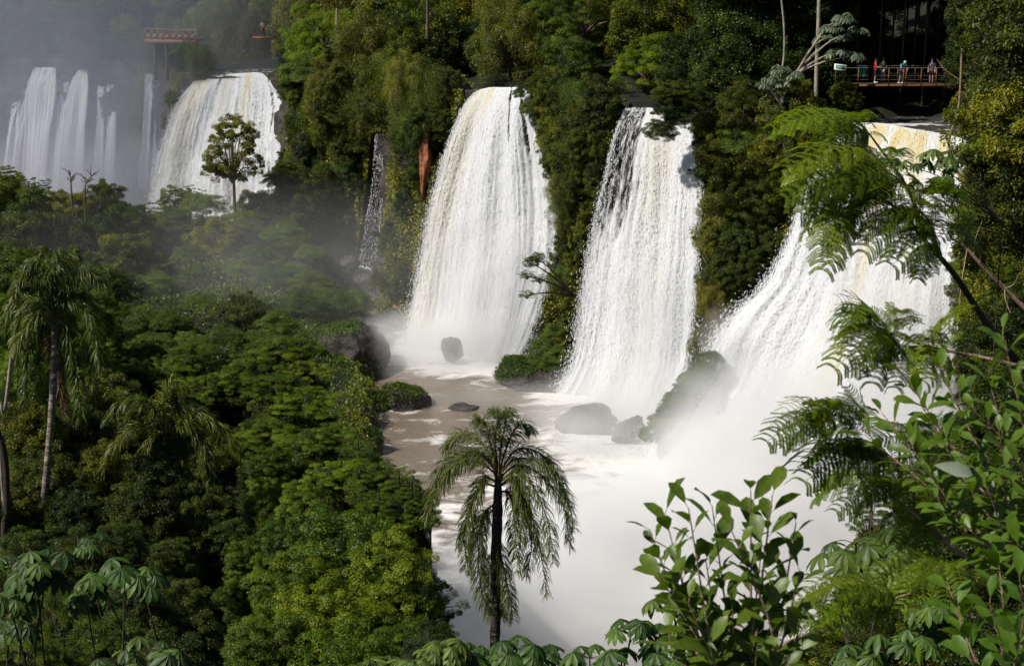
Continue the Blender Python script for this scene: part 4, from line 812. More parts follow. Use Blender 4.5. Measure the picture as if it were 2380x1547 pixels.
def left_jungle():
    r = np.random.default_rng(31); L = []
    def add(lst, k, w, sz=.85):
        for u, v, d, px in lst: L.append((u, v, d, px, k, w, sz, w + 's' if not w.endswith('s') else w))
    for lst, k, nm, sz in (([(600, 835, 78, 62), (668, 822, 77, 70), (700, 870, 75, 50), (548, 880, 77, 60), (640, 900, 74, 74), (710, 940, 72, 66)], 'feather', 'feathery yellow green tree crown left of the mossy boulders', .62),
                           ([(450, 825, 82, 50), (340, 815, 86, 54), (405, 868, 80, 54), (300, 870, 80, 50), (480, 905, 76, 54)], 'feather', 'feathery tree crown between the left palm and the misty flat', .62),
                           ([(770, 1020, 67, 64), (835, 1060, 65, 48), (700, 1040, 68, 66), (795, 1105, 62, 66), (880, 1110, 60, 56), (620, 1010, 70, 66), (930, 1140, 59, 46)], 'feather', 'feathery tree crown above the leaning bright tree', .6),
                           ([(960, 1165, 58, 40), (1000, 1215, 57, 30), (940, 1215, 57, 42), (880, 1180, 57, 50)], 'feather', 'feathery branch tree reaching toward the central palm', .6)):
        for q in lst: L.append((*q, k, nm, sz, nm))
    for lst, k, nm in (([(25, 640, 76, 80), (0, 760, 70, 70), (110, 700, 78, 56), (230, 720, 84, 50), (200, 800, 76, 50), (40, 880, 66, 70)], 'bright', 'bright olive jungle tree around the left palm'),
                       ([(250, 930, 74, 70), (190, 1010, 68, 70), (60, 1000, 64, 76), (100, 1110, 60, 70), (20, 1180, 56, 70), (240, 1090, 64, 70)], 'olive', 'olive jungle tree beside the pale palm trunk'),
                       ([(330, 980, 70, 60), (170, 1190, 56, 66), (300, 1180, 60, 56), (540, 1050, 72, 56), (570, 1120, 70, 50), (470, 1180, 62, 60), (520, 1260, 58, 56), (440, 1250, 58, 60), (560, 1200, 62, 50), (360, 1120, 58, 66), (400, 1040, 59, 36), (480, 1080, 70, 56)], 'dark', 'dark jungle tree behind and beside the pale palm trunk'),
                       ([(280, 1270, 52, 60), (180, 1290, 48, 60), (60, 1290, 50, 60), (400, 1300, 54, 50), (420, 1400, 50, 60), (320, 1420, 44, 70), (450, 1490, 44, 70), (250, 1510, 36, 90), (380, 1560, 34, 90)], 'dark', 'dark jungle tree in the lower left thicket'),
                       ([(620, 1180, 60, 56), (700, 1170, 58, 60), (640, 1260, 56, 50), (560, 1290, 56, 44), (620, 1080, 66, 50)], 'bright', 'light green jungle tree over the dark hollow'),
                       ([(800, 1290, 42, 130), (700, 1380, 40, 110), (900, 1320, 41, 100), (880, 1440, 40, 130), (740, 1480, 38, 140), (620, 1500, 37, 100), (930, 1530, 37, 90), (830, 1560, 34, 130)], 'bright', 'bright green fine leaved tree in the lower middle'),
                       ([(130, 1440, 38, 80), (50, 1530, 32, 100), (150, 1540, 33, 70)], 'feather', 'feathery green tree in the bottom left corner'),
                       ([(1010, 1480, 36, 40), (990, 1530, 33, 60)], 'dark', 'small dark tree at the bottom left of the central palm')):
        for q in lst: L.append((*q, k, nm, .9, nm))
    TR(L, r)

def palms():
    r = np.random.default_rng(41)
    Fc = [([(1158, 1095), (1165, 1040), (1175, 985), (1185, 950)], .2), ([(1158, 1095), (1140, 1030), (1128, 985), (1105, 975)], -.5), ([(1160, 1095), (1185, 1020), (1210, 985), (1235, 1000)], .5), ([(1158, 1095), (1150, 1020), (1160, 970), (1150, 955)], -.3),
          ([(1158, 1100), (1120, 1030), (1070, 1010), (1035, 1040)], .9), ([(1158, 1100), (1110, 1050), (1050, 1060), (1010, 1120), (990, 1190)], -.3), ([(1158, 1105), (1115, 1075), (1060, 1075), (1020, 1130), (985, 1215)], -.9), ([(1158, 1110), (1130, 1060), (1085, 1060), (1050, 1100)], 1.2),
          ([(1160, 1100), (1200, 1045), (1250, 1050), (1290, 1090), (1315, 1150)], .9), ([(1160, 1105), (1200, 1065), (1262, 1080), (1312, 1140), (1335, 1230)], -.3), ([(1160, 1110), (1205, 1080), (1265, 1110), (1310, 1180), (1325, 1270)], .3), ([(1160, 1115), (1205, 1095), (1245, 1140), (1275, 1220), (1285, 1310)], -.9),
          ([(1160, 1130), (1200, 1115), (1225, 1170), (1252, 1260), (1272, 1385)], -.5), ([(1160, 1130), (1190, 1115), (1215, 1180), (1235, 1260), (1225, 1340)], .8), ([(1160, 1120), (1190, 1105), (1212, 1150), (1210, 1230), (1203, 1330)], -.7, 'leaf_palm'),
          ([(1160, 1140), (1185, 1150), (1196, 1220), (1200, 1300)], .4, 'leaf_dry'), ([(1155, 1120), (1125, 1110), (1100, 1160), (1085, 1230), (1082, 1330)], -.8), ([(1155, 1130), (1120, 1130), (1090, 1200), (1078, 1260), (1100, 1340)], .6), ([(1150, 1180), (1125, 1210), (1112, 1290), (1120, 1370), (1140, 1430)], -.6), ([(1150, 1170), (1130, 1190), (1110, 1260), (1128, 1350)], .5),
          ([(1158, 1230), (1165, 1290), (1180, 1360), (1192, 1440)], -.5), ([(1155, 1250), (1145, 1320), (1150, 1390), (1170, 1430)], .5)]
    palm(None, [(1158, 1095), (1156, 1200), (1152, 1320), (1151, 1460), (1150, 1600)], 45, Fc, r, 'graceful palm with hanging fronds standing alone before the white mist', .15, L=.62, nl=140, droop=.8, wid=.022)
    Fl = [([(125, 740), (130, 670), (150, 610), (175, 590)], .3), ([(125, 740), (110, 660), (90, 610), (60, 620)], -.4), ([(125, 740), (90, 660), (50, 640), (30, 690)], -.8), ([(125, 745), (160, 660), (200, 630), (235, 660)], -.5), ([(125, 745), (85, 700), (45, 740), (30, 820)], .2), ([(125, 745), (150, 690), (190, 680), (225, 720)], .9),
          ([(125, 750), (160, 700), (205, 730), (225, 800), (235, 850)], -.5), ([(125, 755), (155, 730), (190, 780), (210, 850), (215, 920)], .3), ([(125, 755), (90, 730), (50, 780), (25, 860)], -.9), ([(125, 755), (100, 740), (70, 800), (60, 890), (55, 950)], .4), ([(125, 760), (150, 760), (170, 830), (185, 920), (190, 980)], -.5), ([(125, 760), (105, 770), (88, 840), (80, 930)], .9),
          ([(125, 745), (120, 680), (125, 620), (140, 585)], -.5), ([(125, 750), (60, 690), (25, 720), (15, 770)], .6), ([(125, 760), (120, 800), (135, 880), (150, 960)], .6, 'leaf_dry')]
    palm(None, [(125, 750), (126, 840), (120, 960), (110, 1080), (100, 1180), (90, 1275)], 57, Fl, r, 'tall palm on the left with long pale leaning trunk', .125, L=.7, nl=115, droop=.75, wid=.035)
    Fd = [([(385, 1010), (350, 940), (290, 930), (245, 980)], -.4), ([(385, 1010), (420, 950), (470, 960), (510, 1020)], .4), ([(385, 1010), (330, 990), (270, 1030), (240, 1100)], .8), ([(385, 1010), (440, 990), (480, 1050), (490, 1130)], -.6), ([(385, 1010), (380, 930), (400, 890), (440, 900)], .3), ([(385, 1015), (350, 1020), (330, 1090), (335, 1170)], -.5), ([(385, 1015), (415, 1030), (430, 1100), (425, 1180)], .5), ([(385, 1010), (450, 960), (520, 1000), (560, 1060)], .2)]
    Fd = [(a, b, 'leaf_olive') for a, b in Fd]
    palm(None, [(385, 1010), (388, 1100), (392, 1200), (395, 1300)], 62, Fd, r, 'shaded palm half hidden in the dark hollow of the left jungle', .09, L=.75, nl=150, droop=.7, wid=.035)
    # slim pale trunks at the far left edge
    for pts, w, lb in (([(26, 830), (18, 900), (10, 960), (-2, 1020)], .06, 'slim pale trunk at the far left edge'), ([(-14, 980), (10, 1060), (16, 1180), (12, 1300)], .12, 'dark trunk at the far left edge below the slim pale one')):
        q = np.array([P(u, v, 55) for u, v in pts]); q = np.vstack([q, [q[-1][0], q[-1][1], float(ground_z(q[-1:, 0], q[-1:, 1])[0])]]); mb = MB(); tube(mb, catmull(q - q[-1], 20), w, 7); tag(mb.build('slender_tree', M['bark_pale' if w == .06 else 'bark_dark'], loc=q[-1]), lb, 'tree')

def grd(x, y): return float(ground_z(np.array([float(x)]), np.array([float(y)]))[0])
def broad_plants():
    r = np.random.default_rng(51)
    def cec(lb, tips, d, size, mat='leaf_palmate', per=5, bu=None, bv=None, **k):
        w = [P(u, v, d + r.uniform(-1.2, 1.2)) for u, v in tips]; c = np.mean(w, 0); x = ux(bu, d) if bu is not None else c[0]; z = min(grd(x, d), min(q[2] for q in w) - 2)
        if bv: z = float(P(bu, bv, d)[2])
        return cecropia('cecropia_tree', lb, w, (x, d, z), size, r, mat, per, **k)
    cec('hand leaved tree at the lower left edge below the pale palm trunk', [(35, 1310), (85, 1340), (20, 1390), (110, 1300), (50, 1440)], 30, .4, per=9, bu=60)
    cec('hand leaved tree right of the one at the lower left edge', [(235, 1345), (290, 1320), (330, 1345), (200, 1390)], 30, .38, per=8, bu=300)
    cec('hand leaved tree at the bottom left with low leaves near the frame', [(270, 1535), (340, 1510), (380, 1530)], 27, .36, per=8, bu=320)
    cec('pale leaved small tree leaning against the pale palm trunk', [(190, 1270), (225, 1250)], 44, .4, 'leaf_palmate', per=4, bu=200)
    cec('hand leaved tree under the central palm at the bottom edge', [(1095, 1525), (1150, 1530), (1200, 1505), (1255, 1520)], 26, .34, per=9, bu=1190)
    cec('hand leaved tree at the bottom left of the central palm', [(900, 1540), (970, 1530), (1030, 1500), (860, 1560)], 27, .32, per=9, bu=960)
    cec('hand leaved tree at the bottom between the central palm and large leaved shrub', [(1370, 1525), (1445, 1530), (1470, 1455), (1525, 1480), (1560, 1530), (1400, 1560)], 24, .3, per=7, bu=1500)
    cec('hand leaved tree behind the large leaved shrub', [(1560, 1400), (1620, 1440), (1700, 1480), (1580, 1490), (1640, 1530), (1780, 1500), (1860, 1440)], 21, .26, per=6, bu=1700)
    cec('hand leaved tree with a silvery whorl right of the large leaved shrub', [(1990, 1260), (2060, 1280), (2100, 1240), (1950, 1310)], 20, .3, per=5, bu=2040)
    cec('hand leaved tree at the bottom right under the ferny trees', [(2080, 1500), (2150, 1480), (2230, 1530), (2000, 1530), (2280, 1450), (2180, 1400)], 18, .24, per=6, bu=2140)
    cec('hand leaved tree beside the ferny top branch before the right waterfall', [(2130, 380), (2180, 360), (2200, 420), (2150, 430), (2060, 375), (2215, 380)], 24, .2, 'leaf_palmate', per=5, bu=2330, bv=520, rs=.007)
    # silvery cecropias on the cliff top
    for lb, tips, d, zb, tr in (('silver leaved tree with pale bent limb left of the footbridge', [(1935, 60), (1965, 90), (1995, 70), (1950, 120), (1915, 90), (1985, 130), (1960, 40)], 118, None, 0), ('silver leaved small tree on a bare white stem right of the third waterfall', [(1790, 180), (1815, 160), (1835, 190), (1800, 215), (1825, 225), (1780, 200), (1845, 170)], 116.5, None, 1)):
        w = [P(u, v, d + r.uniform(-.8, .8)) for u, v in tips]; bu, bv = (1850, 170) if tr == 0 else (1815, 245)
        base = P(bu, bv, d); root = cecropia('silver_tree', lb, w, base, .62, r, 'leaf_grey', 6, bark='bark_pale', rs=.05)
        mb = MB(); pts = [(1850, 170), (1830, 200), (1815, 260)] if tr == 0 else [(1815, 245), (1820, 310), (1826, 370), (1833, 412)]
        q = np.array([P(u, v, d) for u, v in pts]) - base; tube(mb, catmull(q, 16), np.linspace(.1, .13, 16), 7); mb.build('trunk', [M['bark_pale']], root)
    for lb, pts, w, d, m in (('straight pale forest trunk left of the footbridge', [(1905, -60), (1902, 60), (1898, 160), (1896, 260)], .16, 119.5, 'bark_pale'), ('thin crooked pale trunk left of the straight forest trunk', [(1812, -40), (1822, 60), (1822, 130), (1815, 175)], .08, 117, 'bark_pale'), ('dark upright trunk rising over the cliff left of the middle waterfall', [(992, -40), (994, 40), (993, 90)], .16, 150, 'bark'), ('slim dead grey trunk standing out of the forest over the wide left waterfall', [(783, 20), (782, 60), (784, 100)], .1, 163, 'bark_pale')):
        q = np.array([P(u, v, d) for u, v in pts]); mb = MB(); tube(mb, catmull(q - q[-1], 20), np.linspace(w * .8, w, 20), 7); tag(mb.build('forest_trunk', M[m], loc=q[-1]), lb, 'tree trunk')
    # overhanging leafy branch before fall three, bush branch over fall two
    for lb, c, d, px, k in (('leafy tree branch hanging over the top of the third waterfall', [(1555, 250), (1590, 270), (1540, 300), (1610, 230), (1560, 215)], 120, 36, 'dark'), ('small branchy shrub reaching over the foot of the middle waterfall', [(1235, 610), (1225, 640), (1250, 600), (1225, 685), (1255, 650)], 126.5, 20, 'sparse')):
        b = P(*c[0], d); root = empty('overhanging_branch', b, lb, 'branch')
        mb = MB(); hub = P(1650, 235, 121) if k == 'dark' else P(1335, 690, 128.5)
        for u, v in c: e = P(u, v, d) - b; tube(mb, catmull([hub - b, (hub - b) * .5 + e * .5 + [0, 0, .25], e], 10), np.linspace(.12, .03, 10), 5)
        mb.build('branch', [M['bark']], root)
        for u, v in c: o = link('leaves', CR[k][int(r.integers(2))], root, P(u, v, d) - b); s = Rm(px, d); o.scale = (s, s, s * .7); o.rotation_euler = (0, 0, r.uniform(0, 6))
    for lb, pts, w0, w1, m in (('thin crooked bare trunk crossing the right end of the lip of the right waterfall', [(2236, 110, 92), (2228, 250, 92), (2206, 330, 92), (2226, 400, 92), (2268, 490, 91)], .06, .08, 'bark_tan'), ('tan bare branch slanting down at the right edge under the ferny top branches', [(2228, 556, 36), (2290, 625, 36), (2390, 725, 36)], .035, .055, 'bark_tan'), ('thin tan twig rising over the right edge foliage', [(2222, 20, 60), (2260, 50, 60), (2330, 110, 60)], .02, .035, 'bark_tan')):
        q = np.array([P(*p) for p in pts]); mb = MB(); c = catmull(q - q[-1], 24); tube(mb, c, np.linspace(w0, w1, 24), 6)
        for k in range(5): s0 = c[int(r.integers(3, 18))]; e = s0 + r.normal(0, 1, 3) * w1 * 9; tube(mb, catmull([s0, (s0 + e) / 2 + r.normal(0, w1, 3), e], 6), np.linspace(w0 * .5, w0 * .2, 6), 4)
        tag(mb.build('bare_branch', M[m], loc=q[-1]), lb, 'branch')
    # the big oval leaved shrub close to the viewer
    tips = [(1510, 1230, 6.5), (1530, 1330, 6.2), (1545, 1195, 6.4), (1600, 1180, 6.2), (1655, 1175, 6.5), (1745, 1140, 6.3), (1795, 1150, 6.4), (1850, 1215, 6.4), (1700, 1230, 6.1), (1570, 1290, 6.3), (1640, 1300, 6.5), (1770, 1270, 6.2), (1600, 1400, 6.1), (1700, 1380, 6.2), (1800, 1380, 6.3), (1555, 1480, 6.4), (1650, 1500, 6.0), (1760, 1500, 6.1), (1860, 1330, 6.3), (1870, 1450, 6.1), (1830, 1540, 6)]
    b = P(1740, 1720, 6.3); leafy('large_leaved_shrub', 'large leaved glossy green shrub close by, against the white mist', [P(*t) for t in tips], b, .18, .5, r, n=64, rs=.006, spread=.85)
    tips = [(2330, 775, 6.8), (2290, 850, 6.9), (2180, 850, 7.2), (2100, 870, 7.4), (2050, 960, 7.4), (2140, 940, 7), (2230, 920, 6.8), (2010, 1010, 7.6), (2110, 1030, 7), (2210, 1030, 6.8), (2320, 980, 6.6), (2290, 1120, 6.7), (2170, 1150, 7), (2370, 1080, 6.5), (2240, 1220, 6.8), (2340, 1250, 6.5), (2370, 880, 6.6)]
    b = P(2560, 1450, 7); leafy('broad_leaved_bush', 'broad leaved yellow green bush at the right edge, upper of the two', [P(*t) for t in tips], b, .17, .46, r, n=58, rs=.006, spread=.85, extra=[(P(2170, 1080, 6.3), np.array([1, 0, -.2]), np.array([0, -.8, .6]), .17, 1)])
    tips = [(2300, 1400, 6), (2230, 1440, 6.3), (2370, 1350, 6), (2200, 1350, 6.4), (2360, 1500, 5.8), (2260, 1540, 6), (2140, 1560, 6.2), (2380, 1430, 5.8), (2320, 1300, 6.3)]
    b = P(2420, 1750, 6.1); leafy('broad_leaved_bush', 'broad leaved bush in the bottom right corner', [P(*t) for t in tips], b, .17, .46, r, n=58, rs=.006, spread=.85)
    # silver backed single leaf rides on the upper bush
    # ferny trees
    LF = [ferny_leaf_data(700 + i) for i in range(3)]
    g0 = P(2420, 900, 13)
    ferny('ferny_tree', 'ferny leaved tree whose top branches cross the lip of the right waterfall',
          [((2015, 305), [(1812, 305), (1830, 272), (1868, 300), (1905, 262), (1880, 335), (1945, 345), (2060, 325), (1990, 270), (1930, 310)], 12.5),
           ((2060, 385), [(1830, 420), (1850, 380), (1840, 455), (1895, 360), (1960, 345), (1870, 490), (1885, 470), (2090, 350)], 12.2), ((2100, 420), [(1880, 520), (1925, 480), (1950, 430), (1900, 430), (1990, 480), (2000, 400), (1960, 520), (1925, 560)], 12),
           ((1955, 470), [(1922, 615), (1945, 600), (1900, 560)], 12.1), ((2130, 480), [(1990, 540), (2020, 580), (2045, 530), (2000, 460), (2070, 440), (2130, 410)], 12), ((2170, 540), [(2060, 590), (2090, 610), (2120, 560), (2050, 520), (2100, 480), (2160, 470)], 12),
           ((2165, 560), [(2108, 635), (2135, 640), (2165, 630), (2190, 610)], 12), ((2200, 500), [(2140, 440), (2190, 430), (2230, 450), (2250, 500)], 12.3), ((2230, 560), [(2180, 540), (2230, 480), (2270, 520), (2290, 580)], 12.4)],
          12, r, g0, LF, limbs=[([(2420, 900, 12.6), (2310, 775, 12.5), (2220, 640, 12.3), (2150, 560, 12.1), (2090, 490, 12), (1990, 420, 12.1)], .032, .007), ([(2150, 560, 12.1), (2110, 440, 12.1), (2020, 310, 12.4)], .02, .007)], bark='bark_dark')
    ferny('ferny_tree', 'ferny leaved branch in the middle of the right waterfall, on a tan twig',
          [((2020, 755), [(1938, 755), (1945, 725), (1975, 705), (1960, 790), (1985, 820), (2010, 700), (1990, 735)], 11), ((2075, 770), [(2000, 760), (2030, 720), (2070, 705), (2000, 850), (2030, 880), (2045, 850), (2120, 750), (2100, 720)], 11), ((2130, 800), [(2060, 830), (2075, 890), (2100, 870), (2050, 780), (2150, 870), (2180, 760), (2195, 790)], 11), ((2190, 815), [(2130, 850), (2160, 880), (2200, 870), (2230, 770), (2180, 770)], 11)],
          11, r, P(2450, 870, 11), LF, limbs=[([(2450, 870, 11), (2290, 832, 11), (2190, 812, 11), (2110, 790, 11), (2030, 755, 11)], .016, .005)])
    ferny('ferny_tree', 'lowest ferny leaved branch spreading left over the white mist',
          [((1925, 975), [(1793, 1020), (1815, 985), (1850, 950), (1830, 1040), (1880, 935), (1900, 1010), (1940, 930)], 13), ((2000, 990), [(1890, 950), (1930, 930), (1975, 935), (1900, 1040), (1950, 1030), (2030, 945), (2060, 980)], 13), ((2060, 1060), [(1860, 1060), (1880, 1110), (1930, 1120), (1980, 1080), (1960, 1040), (2000, 1140), (2050, 1130)], 13.5),
           ((2100, 1120), [(1900, 1150), (1950, 1180), (1990, 1190), (2020, 1150), (2080, 1200), (2120, 1180), (2060, 1060)], 14), ((2160, 1180), [(2040, 1220), (2080, 1260), (2130, 1260), (2180, 1260), (2120, 1130)], 14), ((2150, 1050), [(2040, 1010), (2080, 980), (2150, 980), (2200, 1000), (2100, 1060)], 13.5), ((2200, 1300), [(2060, 1330), (2090, 1370), (2010, 1390), (2150, 1380), (2200, 1400), (2240, 1370)], 13), ((2080, 1380), [(1900, 1420), (1930, 1460), (1960, 1380), (2000, 1440), (2050, 1470), (1880, 1380)], 12)],
          13, r, P(2420, 1400, 13.5), LF, limbs=[([(2420, 1180, 13.2), (2260, 1133, 13.2), (2150, 1100, 13.2), (2050, 1065, 13.2), (1960, 1030, 13.1)], .018, .007), ([(2400, 1400, 13.5), (2250, 1300, 13.5), (2120, 1190, 13.8), (2050, 1130, 13.8)], .03, .008), ([(2200, 1330, 13), (2100, 1385, 12.5), (1990, 1400, 12)], .014, .005)])
    # right hand wall of vegetation
    R = []
    nm = 'leafy tree in the green wall at the right edge'
    for u, v, d, px, k in [(2385, 60, 62, 110, 'olive'), (2335, 190, 58, 70, 'dark'), (2390, 220, 52, 100, 'olive'), (2325, 330, 54, 62, 'olive'), (2350, 400, 46, 90, 'bright'), (2305, 470, 50, 52, 'olive'), (2370, 540, 42, 90, 'olive'), (2310, 610, 44, 66, 'dark'), (2290, 700, 42, 58, 'olive'), (2370, 700, 38, 80, 'feather'), (2330, 800, 36, 80, 'dark'), (2380, 900, 30, 100, 'dark'),
                           (2285, 90, 96, 50, 'olive'), (2280, 0, 96, 60, 'dark'), (2310, 260, 92, 34, 'olive'), (2420, 100, 40, 150, 'olive')]:
        R.append((u, v, d, px, k, nm, 1.1, nm))
    nm = 'dark leafy tree low on the right behind the ferny branches'
    for u, v, d, px, k in [(2280, 1050, 26, 120, 'dark'), (2180, 1150, 25, 90, 'olive'), (2350, 1180, 22, 130, 'dark'), (2240, 1280, 22, 120, 'dark'), (2120, 1330, 22, 90, 'sparse'), (2350, 1380, 20, 140, 'dark'), (2200, 1440, 19, 120, 'olive'), (2080, 1470, 20, 90, 'dark'), (1960, 1480, 21, 80, 'olive'), (2350, 1560, 18, 140, 'dark'), (1900, 1560, 22, 80, 'dark'), (2050, 1580, 20, 110, 'dark'), (2020, 1230, 24, 60, 'sparse'), (2090, 1110, 25, 60, 'sparse')]:
        R.append((u, v, d, px, k, nm, 1., nm))
    TR(R, r)
# ================================================================ FOOTBRIDGES AND PEOPLE
def simple_mats():
    def pm(n, c, rough=.6, metal=0.):
        M[n] = surf_mat(n, [(.3, tuple(x * .8 for x in c)), (.7, tuple(min(1, x * 1.15) for x in c))], 6, rough=rough, bump=.15, metal=metal)
    pm('rust', (.2, .085, .03)); pm('steel', (.2, .17, .14), .5, .3); pm('deck', (.07, .045, .03)); pm('orange', (.27, .12, .085)); pm('red_cloth', (.75, .03, .04)); pm('blue_cloth', (.05, .28, .42)); pm('navy', (.02, .05, .1)); pm('pale_cloth', (.62, .5, .44)); pm('dark_cloth', (.03, .03, .04)); pm('white', (.75, .76, .74)); pm('skin', (.45, .26, .17)); pm('hair', (.02, .015, .01)); pm('panel', (.10, .22, .16)); pm('teal', (.03, .18, .15)); pm('grey_cloth', (.3, .3, .34)); pm('light_blue', (.45, .65, .72))
def bridge_right():
    d = 121.5; x0, x1 = ux(1955, d, 190), ux(2300, d, 190); z = P(2100, 195, d)[2]; zr = P(2100, 158, d)[2]; h = zr - z; w = 1.8
    root = empty('footbridge', ((x0 + x1) / 2, d, z), 'steel footbridge with thin rails over the dark upper river', 'footbridge'); c = (x0 + x1) / 2; Ln = x1 - x0
    mb = MB(); n = int(Ln / .22)
    for i in range(n): box(mb, (-Ln / 2 + .11 + i * Ln / n, w / 2, -.06), (Ln / n - .015, w, .05))
    mb.build('deck', [M['deck']], root)
    for y in (0, w):
        mb = MB(); box(mb, (0, y, -.13), (Ln, .07, .13)); mb.build('beam', [M['rust']], root)
        mb = MB(); tube(mb, [(-Ln / 2, y, h), (0, y, h), (Ln / 2, y, h)], .028, 6); tube(mb, [(-Ln / 2, y, h * .52), (0, y, h * .52), (Ln / 2, y, h * .52)], .014, 5); tube(mb, [(-Ln / 2, y, h * .26), (0, y, h * .26), (Ln / 2, y, h * .26)], .014, 5); mb.build('rail', [M['steel']], root)
    for y in (0, w):
        for u in (1995, 2030.3, 2065.5, 2100, 2106, 2141, 2176, 2211, 2246, 2281):
            mb = MB(); x = ux(u, d, 175) - c; box(mb, (x, y - .045 if y == 0 else y + .045, h / 2 - .08), (.06, .03, h + .1)); box(mb, (x, y - .02 if y == 0 else y + .02, h * .5), (.1, .025, .12)); mb.build('post', [M['rust']], root)
    # information panel
    q = P(1953, 157, d - .4); o = empty('information_panel', (q[0], q[1], z), 'tilted white framed information panel at the left end of the footbridge', 'information panel'); hh = q[2] - z
    Rx = np.array(Matrix.Rotation(radians(-38), 3, 'X')) @ np.array(Matrix.Rotation(radians(8), 3, 'Y')); mb = MB(); box(mb, (0, 0, hh), (.86, .05, .5), Rx); mb.build('frame', [M['white']], o); mb = MB(); box(mb, np.array([0, 0, hh]) + Rx @ [0, -.035, 0], (.66, .02, .34), Rx); mb.build('board', [M['panel']], o)
    for s in (-1, 1):
        mb = MB(); tube(mb, [(s * .3, .1, 0), (s * .3, .1, hh * .5), (s * .3, .1, hh - .1)], .03, 6); mb.build('leg', [M['rust']], o)
    for u, lb in ((1996, 'green litter bin on the footbridge, left of the pair'), (2008, 'green litter bin on the footbridge, right of the pair')):
        q = P(u, 175, d + 1.4); o = empty('litter_bin', (q[0], q[1], z), lb, 'litter bin', 'green litter bins on the footbridge'); mb = MB(); tube(mb, [(0, 0, .35), (0, 0, .6), (0, 0, 1.15)], [.16, .2, .22], 16); box(mb, (0, 0, .36), (.2, .2, .03)); mb.build('bin_body', [M['teal']], o)
        mb = MB(); tube(mb, [(0, 0, 1.14), (0, 0, 1.2), (0, 0, 1.24)], [.23, .21, .05], 16); mb.build('lid', [M['light_blue']], o); mb = MB(); tube(mb, [(0, .21, 0), (0, .21, .6), (0, .21, 1.1)], .025, 6); mb.build('post', [M['rust']], o)
    return z, d
def bridge_left():
    d = 194; a, b = P(335, 90, d), P(460, 95, d - 3); z = a[2]; v = b - a; Ln = np.linalg.norm(v[:2]); h = 1.15
    root = empty('footbridge', a, 'distant orange red footbridge half hidden in mist above the far falls', 'footbridge', rz=math.atan2(v[1], v[0])); k = (b[2] - a[2]) / Ln
    mb = MB(); box(mb, (Ln / 2, .8, k * Ln / 2), (Ln, 1.5, .08)); mb.build('deck', [M['deck']], root); mb = MB(); box(mb, (Ln / 2, 0, k * Ln / 2 - .22), (Ln, .12, .42)); mb.build('beam', [M['orange']], root)
    mb = MB(); tube(mb, [(0, 0, h), (Ln / 2, 0, h + k * Ln / 2), (Ln, 0, h + k * Ln)], .05, 6); tube(mb, [(0, 0, h * .5), (Ln / 2, 0, h * .5), (Ln, 0, h * .5)], .03, 5); mb.build('rail', [M['steel']], root)
    for i in range(9):
        mb = MB(); box(mb, (.2 + i * (Ln - .4) / 8, -.07, h / 2 - .1), (.09, .04, h + .1)); mb.build('post', [M['orange']], root)
    for i in range(8):
        mb = MB(); box(mb, (.5 + i * (Ln - .6) / 8 + .15, .02, .3), (.5, .02, .5)); mb.build('panel', [M['orange']], root)
    for f in (.14, .36, .85):
        mb = MB(); box(mb, (Ln * f, .5, -2.6), (.22, .3, 4.3)); mb.build('pier', [M['bark']], root)

